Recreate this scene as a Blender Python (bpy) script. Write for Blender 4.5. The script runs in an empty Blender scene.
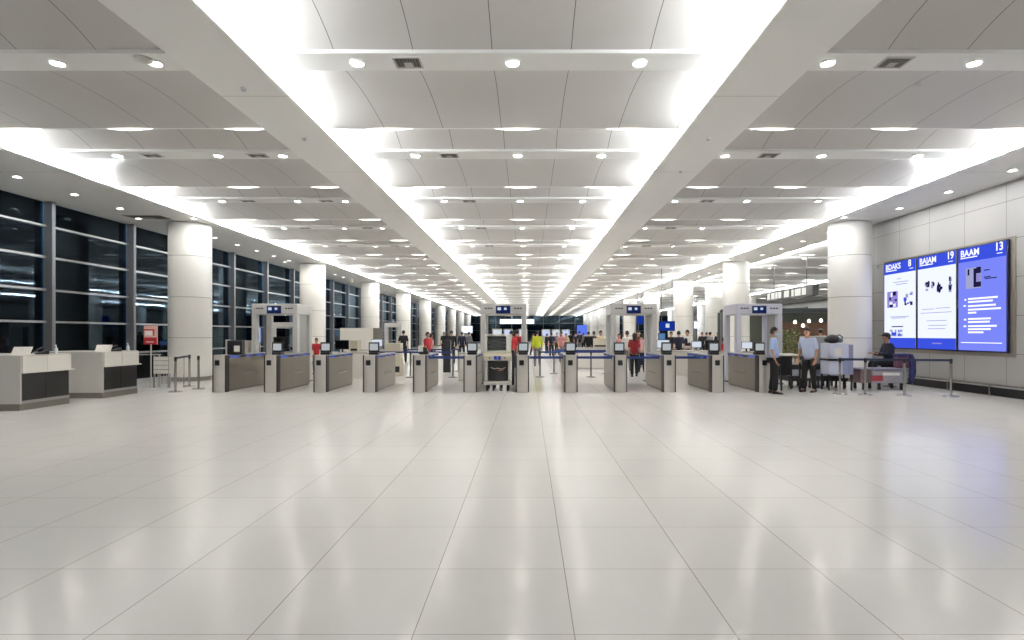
import bpy, bmesh, math, random
from mathutils import Vector, Matrix
random.seed(7)
PI = math.pi
SC = bpy.context.scene
COL = SC.collection

# ---------------------------------------------------------------- camera, world, exposure, big lights
FPX, EYE, VX, VY = 582.0, 1.6, 528.0, 334.0
cam_d = bpy.data.cameras.new('camera'); cam = bpy.data.objects.new('camera', cam_d); COL.objects.link(cam)
cam.location = (0, 0, EYE); cam.rotation_euler = (PI/2, 0, 0)
cam_d.sensor_fit = 'HORIZONTAL'; cam_d.sensor_width = 36; cam_d.lens = FPX/1024*36
cam_d.shift_x = -(VX-512)/1024; cam_d.shift_y = (VY-320)/1024
cam_d.clip_start = .05; cam_d.clip_end = 400
SC.camera = cam
w = bpy.data.worlds.new('night'); SC.world = w; w.use_nodes = True
w.node_tree.nodes['Background'].inputs[0].default_value = (.012, .02, .04, 1)
w.node_tree.nodes['Background'].inputs[1].default_value = .5
SC.view_settings.view_transform = 'Standard'; SC.view_settings.look = 'None'
SC.view_settings.exposure = 1.32; SC.view_settings.gamma = 1.0; SC.view_settings.use_curve_mapping = False
SC.cycles.use_light_tree = True; SC.cycles.max_bounces = 7; SC.cycles.diffuse_bounces = 5
SC.cycles.sample_clamp_indirect = 6.0; SC.cycles.caustics_reflective = False; SC.cycles.caustics_refractive = False

Z0 = 5.40            # underside of beams and soffits
ZB = 5.50            # underside of coffers
YN, YF = -9.0, 125.0 # near / far end of the hall
BX = [(-10.8, -4.9), (-3.82, 2.95), (4.03, 10.1)]      # the three coffer bays (visible width)
PER = 4.35; RIDGE0 = 11.0
COVE_W, DOWN_E, LENS_E = 47.0, 118.0, 1.6               # watts per metre of cove, emission of lamps and of the added ridge strips

def cove(x, y0, y1, side, wpm=None, z=5.457):
    """LED line on a ledge, shining up and inwards; side = +1 shines towards +x"""
    n = max(1, round((y1-y0)/10)); L = (y1-y0)/n
    for i in range(n):
        l = bpy.data.lights.new('cove_line', 'AREA'); l.shape = 'RECTANGLE'
        l.size = .06; l.size_y = L; l.energy = (wpm or COVE_W)*L; l.color = (.93, .97, 1)
        o = bpy.data.objects.new('cove_line', l); COL.objects.link(o)
        o.location = (x, y0+(i+.5)*L, z)
        d = Vector((side*.62, 0, .78)).normalized(); zz = -d; yy = Vector((0, 1, 0)); xx = yy.cross(zz)
        o.rotation_euler = Matrix((xx, yy, zz)).transposed().to_euler()
for cx_, sd in ((-4.12, 1), (3.25, -1), (-11.1, 1), (10.4, -1)):
    cove(cx_, YN, YF, sd)
for k_ in range(9):
    l = bpy.data.lights.new('added_facade_fill', 'AREA'); l.size = .8; l.energy = 420; l.color = (.62, .86, 1)  # unseen fill lights, added to brighten the facade behind the left glass
    o = bpy.data.objects.new('added_facade_fill', l); COL.objects.link(o); o.location = (-20.5, -22+12*k_, 8.6); o.rotation_euler = (0, math.radians(35), 0)
cove(12.75-.3, 21.5, YF, 1); cove(22.3, 21.5, YF, -1)

# ---------------------------------------------------------------- materials
MATS = {}
SCR = .46     # brightness of screens and lit signs against the lamps
def lin(c):
    if isinstance(c, str):
        c = [int(c[i:i+2], 16)/255 for i in (0, 2, 4)]
        c = [(x/12.92 if x <= .04045 else ((x+.055)/1.055)**2.4) for x in c]
    return (c[0], c[1], c[2], 1)
def mat(name, col, rough=.5, metal=0, spec=.5, noise=0, nscale=8, bump=0, emit=0, ecol=None, stretch=None):
    if name in MATS: return MATS[name]
    m = bpy.data.materials.new(name); m.use_nodes = True; nt = m.node_tree; b = nt.nodes['Principled BSDF']
    c = lin(col); b.inputs['Base Color'].default_value = c; b.inputs['Roughness'].default_value = rough
    b.inputs['Metallic'].default_value = metal; b.inputs['Specular IOR Level'].default_value = spec
    if emit:
        b.inputs['Emission Color'].default_value = lin(ecol or col); b.inputs['Emission Strength'].default_value = emit
    if noise or bump:
        tc = nt.nodes.new('ShaderNodeTexCoord'); mp = nt.nodes.new('ShaderNodeMapping')
        nt.links.new(tc.outputs['Object'], mp.inputs[0])
        if stretch: mp.inputs['Scale'].default_value = stretch
        nz = nt.nodes.new('ShaderNodeTexNoise'); nz.inputs['Scale'].default_value = nscale; nz.inputs['Detail'].default_value = 4
        nt.links.new(mp.outputs[0], nz.inputs['Vector'])
        if noise:
            mx = nt.nodes.new('ShaderNodeMix'); mx.data_type = 'RGBA'
            nt.links.new(nz.outputs['Fac'], mx.inputs['Factor'])
            mx.inputs['A'].default_value = [x*(1-noise) for x in c[:3]]+[1]
            mx.inputs['B'].default_value = [min(1, x*(1+noise)) for x in c[:3]]+[1]
            nt.links.new(mx.outputs['Result'], b.inputs['Base Color'])
        if bump:
            bp = nt.nodes.new('ShaderNodeBump'); bp.inputs['Strength'].default_value = bump; bp.inputs['Distance'].default_value = .01
            nt.links.new(nz.outputs['Fac'], bp.inputs['Height']); nt.links.new(bp.outputs[0], b.inputs['Normal'])
    MATS[name] = m; return m
def seamed(name, col, seam, axes, rough=.5, spec=.5, noise=.03, nscale=.6, tile_var=0):
    """axes: list of (axis, offset, period, half width); seams drawn as thin joints"""
    m = bpy.data.materials.new(name); m.use_nodes = True; nt = m.node_tree; b = nt.nodes['Principled BSDF']
    N = nt.nodes.new; L = nt.links.new
    def M(op, a, bb=None, c=None):
        n = N('ShaderNodeMath'); n.operation = op
        for i, v in enumerate((a, bb, c)):
            if v is None: continue
            if isinstance(v, (int, float)): n.inputs[i].default_value = v
            else: L(v, n.inputs[i])
        return n.outputs[0]
    tc = N('ShaderNodeTexCoord'); sp = N('ShaderNodeSeparateXYZ'); L(tc.outputs['Object'], sp.inputs[0])
    mask = None; ids = []
    for ax, off, per, hw in axes:
        v = M('DIVIDE', M('SUBTRACT', sp.outputs[ax], off), per)
        ids.append(M('FLOOR', v))
        f = M('ABSOLUTE', M('SUBTRACT', v, M('ROUND', v)))
        k = M('LESS_THAN', f, hw/per)
        mask = k if mask is None else M('MAXIMUM', mask, k)
    nz = N('ShaderNodeTexNoise'); nz.inputs['Scale'].default_value = nscale; nz.inputs['Detail'].default_value = 5
    L(tc.outputs['Object'], nz.inputs['Vector'])
    c = lin(col)
    mx = N('ShaderNodeMix'); mx.data_type = 'RGBA'; L(nz.outputs['Fac'], mx.inputs['Factor'])
    mx.inputs['A'].default_value = [x*(1-noise) for x in c[:3]]+[1]; mx.inputs['B'].default_value = [min(1, x*(1+noise)) for x in c[:3]]+[1]
    out = mx.outputs['Result']
    if tile_var and len(ids) > 1:
        cb = N('ShaderNodeCombineXYZ'); L(ids[0], cb.inputs[0]); L(ids[1], cb.inputs[1])
        wn = N('ShaderNodeTexWhiteNoise'); L(cb.outputs[0], wn.inputs['Vector'])
        hs = N('ShaderNodeHueSaturation'); L(out, hs.inputs['Color'])
        L(M('ADD', M('MULTIPLY', wn.outputs['Value'], tile_var), 1-tile_var/2), hs.inputs['Value']); out = hs.outputs[0]
    m2 = N('ShaderNodeMix'); m2.data_type = 'RGBA'; L(mask, m2.inputs['Factor']); L(out, m2.inputs['A']); m2.inputs['B'].default_value = lin(seam)
    L(m2.outputs['Result'], b.inputs['Base Color'])
    b.inputs['Roughness'].default_value = rough; b.inputs['Specular IOR Level'].default_value = spec
    MATS[name] = m; return m
def emis(name, col, s):
    if name in MATS: return MATS[name]
    m = bpy.data.materials.new(name); m.use_nodes = True; nt = m.node_tree; nt.nodes.clear()
    e = nt.nodes.new('ShaderNodeEmission'); e.inputs[0].default_value = lin(col); e.inputs[1].default_value = s if name in ('lamp_diffuser', 'strip_and_lamp_glow') else s*SCR
    o = nt.nodes.new('ShaderNodeOutputMaterial'); nt.links.new(e.outputs[0], o.inputs[0]); MATS[name] = m; return m
def glassmat(name, tint, refl_rough=.02, ior=1.5):
    m = bpy.data.materials.new(name); m.use_nodes = True; nt = m.node_tree; nt.nodes.clear()
    t = nt.nodes.new('ShaderNodeBsdfTransparent'); t.inputs[0].default_value = lin(tint)
    g = nt.nodes.new('ShaderNodeBsdfGlossy'); g.inputs['Roughness'].default_value = refl_rough; g.inputs[0].default_value = (.55, .78, 1, 1)
    f = nt.nodes.new('ShaderNodeFresnel'); f.inputs[0].default_value = ior
    x = nt.nodes.new('ShaderNodeMixShader'); o = nt.nodes.new('ShaderNodeOutputMaterial')
    nt.links.new(f.outputs[0], x.inputs[0]); nt.links.new(t.outputs[0], x.inputs[1]); nt.links.new(g.outputs[0], x.inputs[2]); nt.links.new(x.outputs[0], o.inputs[0])
    MATS[name] = m; return m

FLOOR = seamed('floor_tile', 'e9e8e6', 'a09a92', [(0, .247, .858, .0028), (1, 3.10, .863, .0022)], rough=.17, spec=.26, noise=.03, nscale=.5, tile_var=.03)
CEIL = seamed('ceiling_panel', 'b3b0ac', '5f5a55', [(0, -.5, 1.1, .006)], rough=.45, noise=.02)
STRIP = mat('ceiling_strip', 'dcdbd8', .45)
BEAM = seamed('beam_panel', 'e2e1de', '7d7872', [(1, 9.3, 4.35, .006)], rough=.4, noise=.02)
WALLP = seamed('wall_panel', 'a3a19f', '5a5550', [(1, 14.6, 1.4, .006), (2, 1.1, .955, .006)], rough=.3, noise=.02)
COLM = mat('column_white', 'e6e4df', .28, noise=.02, nscale=1)
GROOVE = mat('groove', '8b8780', .6)
STEEL = mat('brushed_steel', '9a9389', .34, .65, noise=.14, nscale=9, stretch=(3, 3, .05))
STEELL = mat('pillar_steel', 'd6d2cc', .3, .5, noise=.05, nscale=9, stretch=(6, 6, .1))
ALU = mat('aluminium', '8f8f8e', .35, .6, noise=.04)
ALUD = mat('mullion_grey', '77777a', .45, .3, noise=.04)
DARK = mat('dark_plastic', '1c1b1d', .4)
BLACK = mat('black', '0b0b0c', .5)
WHITE = mat('white_laminate', 'dedbd4', .35, noise=.015)
GREYP = mat('grey_plastic', 'b9b6b1', .45, noise=.02)
BEIGE = mat('beige_plastic', 'c9c2ae', .45, noise=.02)
PLINTH = mat('plinth_grey', '77726b', .4, noise=.04)
CHAR = mat('charcoal_panel', '181716', .35, noise=.1, nscale=3)
BLUEB = mat('blue_belt', '1c3576', .6, noise=.08, nscale=30)
NAVY = mat('navy_belt', '26314d', .6, noise=.08, nscale=30)
GLOWB = emis('blue_strip', '5a72d0', .75)
DISP = emis('screen_blue', '1d3fae', .6)
SCRW = emis('screen_white', 'dfe8f5', .75)
LAMP = emis('lamp_diffuser', 'fffaf2', DOWN_E)
LENS = emis('strip_and_lamp_glow', 'fffaf0', LENS_E)
GLASS = glassmat('window_glass', 'c6d2d6')
CHROME = mat('satin_steel', 'c2bfba', .25, .9)
PAPERW = mat('paper_white', 'e8e6e0', .6)
REDM = mat('sign_red', 'b0262c', .5)
SKIN = mat('skin', 'b98a6e', .55); HAIR = mat('hair_dark', '14100f', .6)
MASK = mat('face_mask', 'b9cfe0', .7)

# ---------------------------------------------------------------- mesh builder
class B:
    def __init__(s): s.bm = bmesh.new(); s.m = []; s.cur = 0
    def use(s, m):
        if m not in s.m: s.m.append(m)
        s.cur = s.m.index(m); return s
    def _fin(s, faces, smooth=False):
        for f in faces: f.material_index = s.cur; f.smooth = smooth
    def box(s, lo, hi, bev=0, rot=0, seg=1):
        lo = Vector(lo); hi = Vector(hi); c = (lo+hi)/2; d = hi-lo
        t = bmesh.new(); bmesh.ops.create_cube(t, size=1)
        for v in t.verts: v.co = Vector((v.co.x*d.x, v.co.y*d.y, v.co.z*d.z))
        if bev: bmesh.ops.bevel(t, geom=t.edges[:], offset=min(bev, min(abs(q) for q in d)*.45), segments=seg, affect='EDGES', profile=.5)
        if rot: bmesh.ops.rotate(t, verts=t.verts, cent=(0, 0, 0), matrix=Matrix.Rotation(rot, 3, 'Z'))
        return s._merge(t, c)
    def _merge(s, t, c=Vector((0, 0, 0)), smooth=False):
        vm = {v: s.bm.verts.new(v.co+c) for v in t.verts}
        fs = []
        for f in t.faces:
            try: fs.append(s.bm.faces.new([vm[v] for v in f.verts]))
            except ValueError: pass
        s._fin(fs, smooth); t.free(); return s
    def loft(s, rings, caps=True, smooth=True, closed=True):
        R = [[s.bm.verts.new(p) for p in r] for r in rings]; n = len(R[0]); fs = []
        for a, b in zip(R, R[1:]):
            for i in range(n if closed else n-1):
                j = (i+1) % n
                fs.append(s.bm.faces.new((a[i], a[j], b[j], b[i])))
        s._fin(fs, smooth)
        if caps:
            s._fin([s.bm.faces.new(R[0][::-1]), s.bm.faces.new(R[-1])])
        return s
    def tube(s, pts, r, seg=8, smooth=True):
        pts = [Vector(p) for p in pts]; rs = r if isinstance(r, (list, tuple)) else [r]*len(pts); rings = []
        for i, p in enumerate(pts):
            d = (pts[min(i+1, len(pts)-1)]-pts[max(i-1, 0)]).normalized()
            u = d.cross(Vector((0, 0, 1)) if abs(d.z) < .9 else Vector((0, 1, 0))).normalized(); v = u.cross(d)
            rings.append([p+rs[i]*(u*math.cos(2*PI*k/seg)+v*math.sin(2*PI*k/seg)) for k in range(seg)])
        return s.loft(rings, smooth=smooth)
    def lathe(s, prof, c=(0, 0, 0), seg=24, smooth=True, caps=True):
        c = Vector(c)
        return s.loft([[c+Vector((r*math.cos(2*PI*k/seg), r*math.sin(2*PI*k/seg), z)) for k in range(seg)] for r, z in prof], smooth=smooth, caps=caps)
    def ell(s, c, r, seg=14, rings=9, tmin=0, tmax=PI):
        out = []
        for i in range(rings+1):
            t = tmin+(tmax-tmin)*i/rings; q = max(math.sin(t), .02)
            out.append([Vector((c[0]+r[0]*q*math.cos(2*PI*k/seg), c[1]+r[1]*q*math.sin(2*PI*k/seg), c[2]+r[2]*math.cos(t))) for k in range(seg)])
        return s.loft(out[::-1])
    def prism(s, poly, a, b, axis='x', smooth=False):
        def P(p, t): return {'x': (t, p[0], p[1]), 'y': (p[0], t, p[1]), 'z': (p[0], p[1], t)}[axis]
        return s.loft([[P(p, a) for p in poly], [P(p, b) for p in poly]], smooth=smooth)
    def mesh(s, name):
        bmesh.ops.recalc_face_normals(s.bm, faces=s.bm.faces[:]); s.bm.normal_update()
        for e in s.bm.edges:
            if len(e.link_faces) == 2 and e.link_faces[0].normal.angle(e.link_faces[1].normal, 0) > .75: e.smooth = False
        me = bpy.data.meshes.new(name); s.bm.to_mesh(me); s.bm.free()
        for m in s.m: me.materials.append(m)
        return me
    def obj(s, name, parent=None, loc=(0, 0, 0), rotz=0, **k):
        o = bpy.data.objects.new(name, s.mesh(name)); COL.objects.link(o); o.location = loc; o.rotation_euler.z = rotz
        if parent: o.parent = parent
        tag(o, **k); return o
def tag(o, label=None, cat=None, group=None, kind=None):
    if label: o['label'] = label
    if cat: o['category'] = cat
    if group: o['group'] = group
    if kind: o['kind'] = kind
    return o
def thing(name, label, cat, loc=(0, 0, 0), rotz=0, group=None):
    o = bpy.data.objects.new(name, None); o.empty_display_size = .1; COL.objects.link(o); o.location = loc; o.rotation_euler.z = rotz
    return tag(o, label, cat, group)
def dup(root, loc, rotz=0, label=None, group=None):
    def cp(o, p):
        c = o.copy(); COL.objects.link(c)
        if p: c.parent = p
        for ch in kids.get(o.name, []): cp(ch, c)
        return c
    kids = {}
    def walk(o):
        kids[o.name] = list(o.children)
        for q in o.children: walk(q)
    walk(root)
    r = cp(root, None); r.location = loc; r.rotation_euler.z = rotz
    if label: r['label'] = label
    if group: r['group'] = group
    return r
def text_obj(txt, size, parent, loc, rot, material, name='lettering', squash=1):
    cu = bpy.data.curves.new('t', 'FONT'); cu.body = txt; cu.size = size; cu.extrude = .001; cu.offset = size*.02
    t = bpy.data.objects.new('t', cu); COL.objects.link(t)
    dg = bpy.context.evaluated_depsgraph_get(); me = bpy.data.meshes.new_from_object(t.evaluated_get(dg))
    bpy.data.objects.remove(t); bpy.data.curves.remove(cu)
    me.materials.clear(); me.materials.append(material)
    o = bpy.data.objects.new(name, me); COL.objects.link(o); o.parent = parent; o.location = loc; o.rotation_euler = rot; o.scale = (squash, 1, 1)
    return o
ORD = ['first', 'second', 'third', 'fourth', 'fifth', 'sixth', 'seventh', 'eighth', 'ninth', 'tenth', 'eleventh', 'twelfth', 'thirteenth', 'fourteenth', 'fifteenth', 'sixteenth', 'seventeenth', 'eighteenth', 'nineteenth', 'twentieth', 'twenty-first', 'twenty-second', 'twenty-third', 'twenty-fourth', 'twenty-fifth', 'twenty-sixth', 'twenty-seventh', 'twenty-eighth', 'twenty-ninth', 'thirtieth', 'thirty-first', 'thirty-second', 'thirty-third', 'thirty-fourth', 'thirty-fifth', 'thirty-sixth', 'thirty-seventh', 'thirty-eighth', 'thirty-ninth', 'fortieth']
ORD += ['forty-first', 'forty-second', 'forty-third', 'forty-fourth', 'forty-fifth', 'forty-sixth', 'forty-seventh', 'forty-eighth', 'forty-ninth', 'fiftieth'] + ['fifty-'+o for o in ORD[:9]] + ['sixtieth'] + ['sixty-'+o for o in ORD[:9]]
def wx(px, D): return (px-VX)*D/FPX
def wz(py, D): return EYE+(VY-py)*D/FPX

# ---------------------------------------------------------------- floor
B().use(FLOOR).box((-13.98, YN, -.2), (34, YF+.2, 0)).obj('floor', kind='structure')

# ---------------------------------------------------------------- ceiling
def coffers(x0, x1, y0, y1, name):
    b = B().use(CEIL); prof = []
    k0 = math.floor((y0-RIDGE0)/PER); k1 = math.ceil((y1-RIDGE0)/PER)+1
    def pts(k):
        r = RIDGE0+k*PER; q = [(r-2.92, ZB, 0), (r-2.38, ZB, 0)]
        for i in range(1, 11):
            t = i/10; q.append((r-2.38+2.32*t, ZB+.07*math.sin(PI*t**.85)-.03*t, 1))
        q.append((r, ZB-.03, 0)); q.append((r, ZB+.34, 0))
        for i in range(1, 6):
            t = i/5; q.append((r+(PER-2.92)*t, ZB+.34-.29*t*t, 1))
        return q
    for k in range(k0, k1):
        p = pts(k)
        p = [(min(max(y, y0), y1), z, s) for y, z, s in p]
        nxt = (min(max(RIDGE0+(k+1)*PER-2.92, y0), y1), ZB, 0)
        p.append(nxt)
        for (ya, za, sa), (yb, zb, sb) in zip(p, p[1:]):
            if abs(ya-yb) < 1e-6 and (ya <= y0 or ya >= y1): continue
            vs = [b.bm.verts.new(v) for v in ((x0, ya, za), (x1, ya, za), (x1, yb, zb), (x0, yb, zb))]
            f = b.bm.faces.new(vs); f.smooth = False
            f.material_index = 1 if (abs(za-ZB) < 1e-4 and abs(zb-ZB) < 1e-4) or (abs(ya-yb) < 1e-5) or (abs(za-zb) < 1e-5 and abs(ya-yb) < .09) else 0
    bmesh.ops.remove_doubles(b.bm, verts=b.bm.verts, dist=1e-4)
    for f in b.bm.faces:
        if f.normal.z == 0: f.normal_update()
        f.normal_update()
        if abs(f.normal.z) > .5: f.smooth = True
    # keep creases at steps and strips sharp
    for e in b.bm.edges:
        if len(e.link_faces) == 2 and e.link_faces[0].normal.angle(e.link_faces[1].normal, 0) > .35: e.smooth = False
        if any(abs(f.normal.z) > .9999 for f in e.link_faces): e.smooth = False
    o = bpy.data.objects.new(name, bpy.data.meshes.new(name))
    b.bm.to_mesh(o.data); b.bm.free(); o.data.materials.append(CEIL); o.data.materials.append(STRIP); COL.objects.link(o); return tag(o, kind='structure')
coffers(-11.25, -4.9, YN, YF, 'ceiling')
coffers(-4.3, 3.43, YN, YF, 'ceiling')
coffers(4.03, 10.55, YN, YF, 'ceiling')
coffers(12.15, 22.6, 21.2, YF, 'ceiling')
coffers(23.6, 34, 21.2, YF, 'ceiling')
def beam(name, x0, x1, ya, yb, l0, l1):
    """l0/l1: ledge width cantilevered on either side (cove), carrying the light"""
    b = B().use(BEAM).box((x0, ya, Z0), (x1, yb, Z0+.035))
    b.box((x0+l0, ya, Z0+.035), (x1-l1, yb, Z0+.62))
    return b.obj(name, kind='structure')
beam('trim_1', -4.9, -3.82, YN, YF, 0, .48)
beam('trim_2', 2.95, 4.03, YN, YF, .48, 0)
beam('trim_3', -13.98, -10.8, YN, YF, 0, .45)
b = B().use(BEAM).box((10.1, YN, Z0), (12.15, YF, Z0+.035)).box((10.55, YN, Z0+.035), (12.0, YF, Z0+.62)); b.obj('trim_4', kind='structure')
beam('trim_5', 22.1, 23.6, 21.2, YF, .5, 0)
B().use(CEIL).box((-14.2, YN, 6.2), (34, YF+.2, 6.3)).obj('ceiling_slab', kind='structure')

# ---------------------------------------------------------------- right panelled wall
b = B().use(WALLP).box((12.0, YN, .24), (12.3, 20.75, Z0)).use(BLACK).box((12.1, YN, 0), (12.3, 20.75, .24))
b.use(GREYP).box((11.98, YN, .235), (12.02, 20.75, .255))
b.obj('wall_right', kind='structure')
b = B().use(CHROME).tube([(11.9, YN, .3), (11.9, 20.6, .3)], .028)
for i in range(16):
    b.box((11.89, -3+1.5*i-.02, .28), (11.995, -3+1.5*i+.02, .32))
    b.box((11.885, -3+1.5*i-.015, .0), (11.915, -3+1.5*i+.015, .3))
b.obj('baseboard_right', kind='structure')

# ---------------------------------------------------------------- far wall (glazing)
B().use(mat('far_back', '1b2430', .6)).box((-14, YF+6, -.2), (34, YF+6.2, 6.2)).obj('wall_far_back', kind='structure')
def glazing(name, axis, fixed, a, b_, z1, nm, trans, depth, sgn, mw=.1):
    """one window bay: glass pane, one leading mullion, transoms"""
    root = bpy.data.objects.new(name, None); COL.objects.link(root); tag(root, kind='structure')
    def bx(bb, u0, u1, n0, n1, za, zb, bev=0):
        if axis == 'y': return bb.box((min(n0, n1), u0, za), (max(n0, n1), u1, zb), bev)
        return bb.box((u0, min(n0, n1), za), (u1, max(n0, n1), zb), bev)
    bb = B().use(ALUD); bx(bb, a-mw/2, a+mw/2, fixed, fixed+sgn*depth, 0, z1, .01); bb.obj('mullion', root)
    bb = B().use(ALU)
    for t in trans: bx(bb, a+mw/2, b_-mw/2, fixed-sgn*.02, fixed+sgn*.09, t-.03, t+.03)
    bb.obj('transoms', root)
    g = B().use(GLASS); bx(g, a+mw/2, b_-mw/2, fixed-sgn*.012, fixed, 0, z1); g.obj('pane', root)
    return root
MUL = [16.75+3.45*k for k in range(-7, 32)]
for i, y in enumerate(MUL):
    glazing('window_%d' % (i+1), 'y', -13.9, y, y+3.45, Z0, 1, [.95, 1.95, 2.87, 3.81, 4.7], .26, 1, .13)
n0 = len(MUL)
for i in range(14):
    x = -13.7+3.4*i
    glazing('window_%d' % (n0+i+1), 'x', YF, x, x+3.4, Z0+.4, 1, [2.3, 3.9], .2, -1)

# outside: apron, dark neighbour building with small blue glows, dim
B().use(mat('apron', '15171a', .7, noise=.2)).box((-90, -30, -.4), (-14, 200, -.25)).obj('ground_outside', kind='structure')
bl = thing('terminal_building', 'dark neighbouring building seen through the left glazing', 'building', (-24, 45, -.25))
FAC = mat('facade_dark', '394750', .7, noise=.3, nscale=.4)
B().use(FAC).box((-3, -45, 0), (0, 90, 9)).obj('facade', bl)
SLAT = mat('screen_fin', '3f4d55', .6, noise=.2, nscale=2)
for k in range(22):
    y = -40+k*5.6
    B().use(SLAT).box((0.02, y, 0), (1.2, y+1.6, 8.5)).obj('fin', bl)
for k, (y, z, s) in enumerate([(-27, 1.9, .8), (-24.5, 2.0, .6), (-20, 1.9, .7), (-8, 1.9, .8), (-5, 2.1, .6), (4, 1.8, .8), (12, 2, .9), (25, 1.9, .9)]):
    B().use(GLOWB).box((1.25, y, z), (1.3, y+s, z+.45)).obj('lit_patch', bl, label='small blue glow added for a screen reflection in the glass')  # glowing boxes imitate blue screens mirrored in the glazing

# ---------------------------------------------------------------- columns
def column_mesh(r=.67, h=Z0):
    prof = [(r-.05, 0), (r-.05, .14), (r, .15)]; z = 1.47
    for z in (1.47, 2.85, 4.25): prof += [(r, z-.012), (r-.012, z-.008), (r-.012, z+.008), (r, z+.012)]
    prof += [(r, h-.06), (r-.03, h-.05), (r-.03, h)]
    b = B().use(COLM)
    seg = 48
    R = [[Vector((q*math.cos(2*PI*k/seg), q*math.sin(2*PI*k/seg), zz)) for k in range(seg)] for q, zz in prof]
    b.loft(R)
    for f in b.bm.faces:
        zc = f.calc_center_median().z
        if any(abs(zc-z) < .009 for z in (1.47, 2.85, 4.25)): f.material_index = 1
        if zc < .14: f.material_index = 1
    b.m.append(GROOVE)
    for e in b.bm.edges:
        if len(e.link_faces) == 2 and e.link_faces[0].normal.angle(e.link_faces[1].normal, 0) > .6: e.smooth = False
    return b.mesh('column')
CM = column_mesh()
def column(x, y, label, group):
    o = bpy.data.objects.new('column', CM); COL.objects.link(o); o.location = (x, y, 0); tag(o, label, 'column', group); return o
LC = [20.2+11.5*k for k in range(9)]; RC = [20.0, 30.9, 41.4, 52, 63.2, 74.5, 86, 97.5, 109]
for i, y in enumerate(LC): column(-11.72, y, '%s round white column of the left row, counted from the camera' % ORD[i], 'columns of the left row')
for i, y in enumerate(RC): column(11.05, y, '%s round white column of the right row, counted from the camera' % ORD[i], 'columns of the right row')
for i, y in enumerate([44, 60, 76, 92]): column(wx(714.5, 44) if i == 0 else 22.8, y, '%s white column out in the side hall beyond the right row' % ORD[i], 'columns of the side hall')

# ---------------------------------------------------------------- lamps
def downlight_proto():
    t = thing('downlight', 'x', 'ceiling light', (0, 0, -50))
    g = B().use(COLM).lathe([(.105, 0), (.105, -.026), (.1, -.032), (.093, -.032)], seg=28, caps=False)
    g.use(mat('lamp_baffle', '2a2927', .6)).lathe([(.093, -.032), (.088, -.004)], seg=28, caps=False); g.obj('trim_ring', t)
    B().use(LAMP).lathe([(.09, 0), (.088, -.005), (.05, -.007), (.001, -.008)], seg=20).obj('diffuser', t)
    return t
DL = downlight_proto()
spots = []   # (D, x, z, label, group)
BAY = ['left', 'centre', 'right']
DX = [(-8.95, -6.75, -5.35), (-2.45, -.22, 1.6), (4.3, 6.4, 8.5)]
for k in range(26):
    y = 8.35+PER*k
    for bi in range(3):
        for j, x in enumerate(DX[bi]):
            spots.append((y, x, ZB, '%s of three round downlights in the %s bay, %s row of lamps from the camera' % (('leftmost', 'middle', 'rightmost')[j], BAY[bi], ORD[k]), 'downlights of the ceiling bays'))
cols = [(-11.75, y) for y in LC]+[(11.05, y) for y in RC]
n = 0
for k in range(30):
    y = 6.93+1.77*k
    if any(abs(y-c) < 1.3 for c in LC): continue
    spots.append((y, -12.3, Z0, '%s round downlight from the camera along the left soffit' % ORD[n], 'downlights of the left soffit')); n += 1
n = 0
for k in range(26):
    y = 7.3+2.05*k
    if any(abs(y-c) < 1.3 for c in RC): continue
    spots.append((y, 11.2, Z0, '%s round downlight from the camera along the right soffit' % ORD[n], 'downlights of the right soffit')); n += 1
for i, y in enumerate(LC[:5]):
    for j, x in enumerate((-12.75, -10.95)):
        spots.append((y-1.15, x, Z0, 'downlight near the %s side of the %s left column' % (('left', 'right')[j], ORD[i]), 'downlights at the column heads'))
for i, y in enumerate(RC[:5]):
    for j, x in enumerate((10.24,)):
        spots.append((y-1.15, x, Z0, 'downlight at the head of the %s right column' % ORD[i], 'downlights at the column heads'))
for k in range(2, 12):
    for j, x in enumerate((14.3, 17.3, 20.3)):
        spots.append((12.7+PER*k, x, ZB, '%s of three downlights in the side hall ceiling, %s row beyond the wall end' % (('leftmost', 'middle', 'rightmost')[j], ORD[k-2]), 'downlights of the side hall'))
spots.sort()
for s in spots[:290]: dup(DL, (s[1], s[0], s[2]), 0, s[3], s[4])
if len(spots) > 290:
    b = B()
    for s in spots[290:]: b.use(LENS).lathe([(.1, s[2]), (.09, s[2]-.015), (.001, s[2]-.018)], (s[1], s[0], 0), 10)
    b.obj('far_downlights', label='rows of tiny downlights at the far end of the ceiling', cat='ceiling light', kind='stuff')
for o in list(DL.children): bpy.data.objects.remove(o)
bpy.data.objects.remove(DL)

# glowing strips added to imitate the bright patches of light on the ridges
def lens_mesh(L=.44, dy=.03, dz=.035):
    b = B().use(LENS); rings = []; n = 15
    for i in range(n):
        t = -1+2*i/(n-1); q = max(.06, (1-abs(t)**2.2))
        rings.append([Vector((L*t, dy*q*math.cos(PI*k/6), -dz*q*math.sin(PI*k/6))) for k in range(7)])
    return b.loft(rings, closed=False, caps=False).mesh('ridge_glow_strip')
LM = lens_mesh()
LX = [(-9.6, -7.5, -5.3), (-2.6, -.2, 1.9), (4.6, 6.9, 9.2)]; lines = []
for k in range(26):
    y = RIDGE0+PER*k
    for bi in range(3):
        for j, x in enumerate(LX[bi]):
            lines.append((y, x, '%s glowing line lamp under the %s ridge from the camera, %s bay' % (('leftmost', 'middle', 'rightmost')[j], ORD[k], BAY[bi])))
for k in range(3, 14):
    for j, x in enumerate((13.6, 16.8, 20, 25.5, 29)):
        lines.append((RIDGE0+PER*k, x, '%s line lamp on the %s side hall ridge beyond the wall end' % (ORD[j], ORD[k-3])))
lines.sort()
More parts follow.
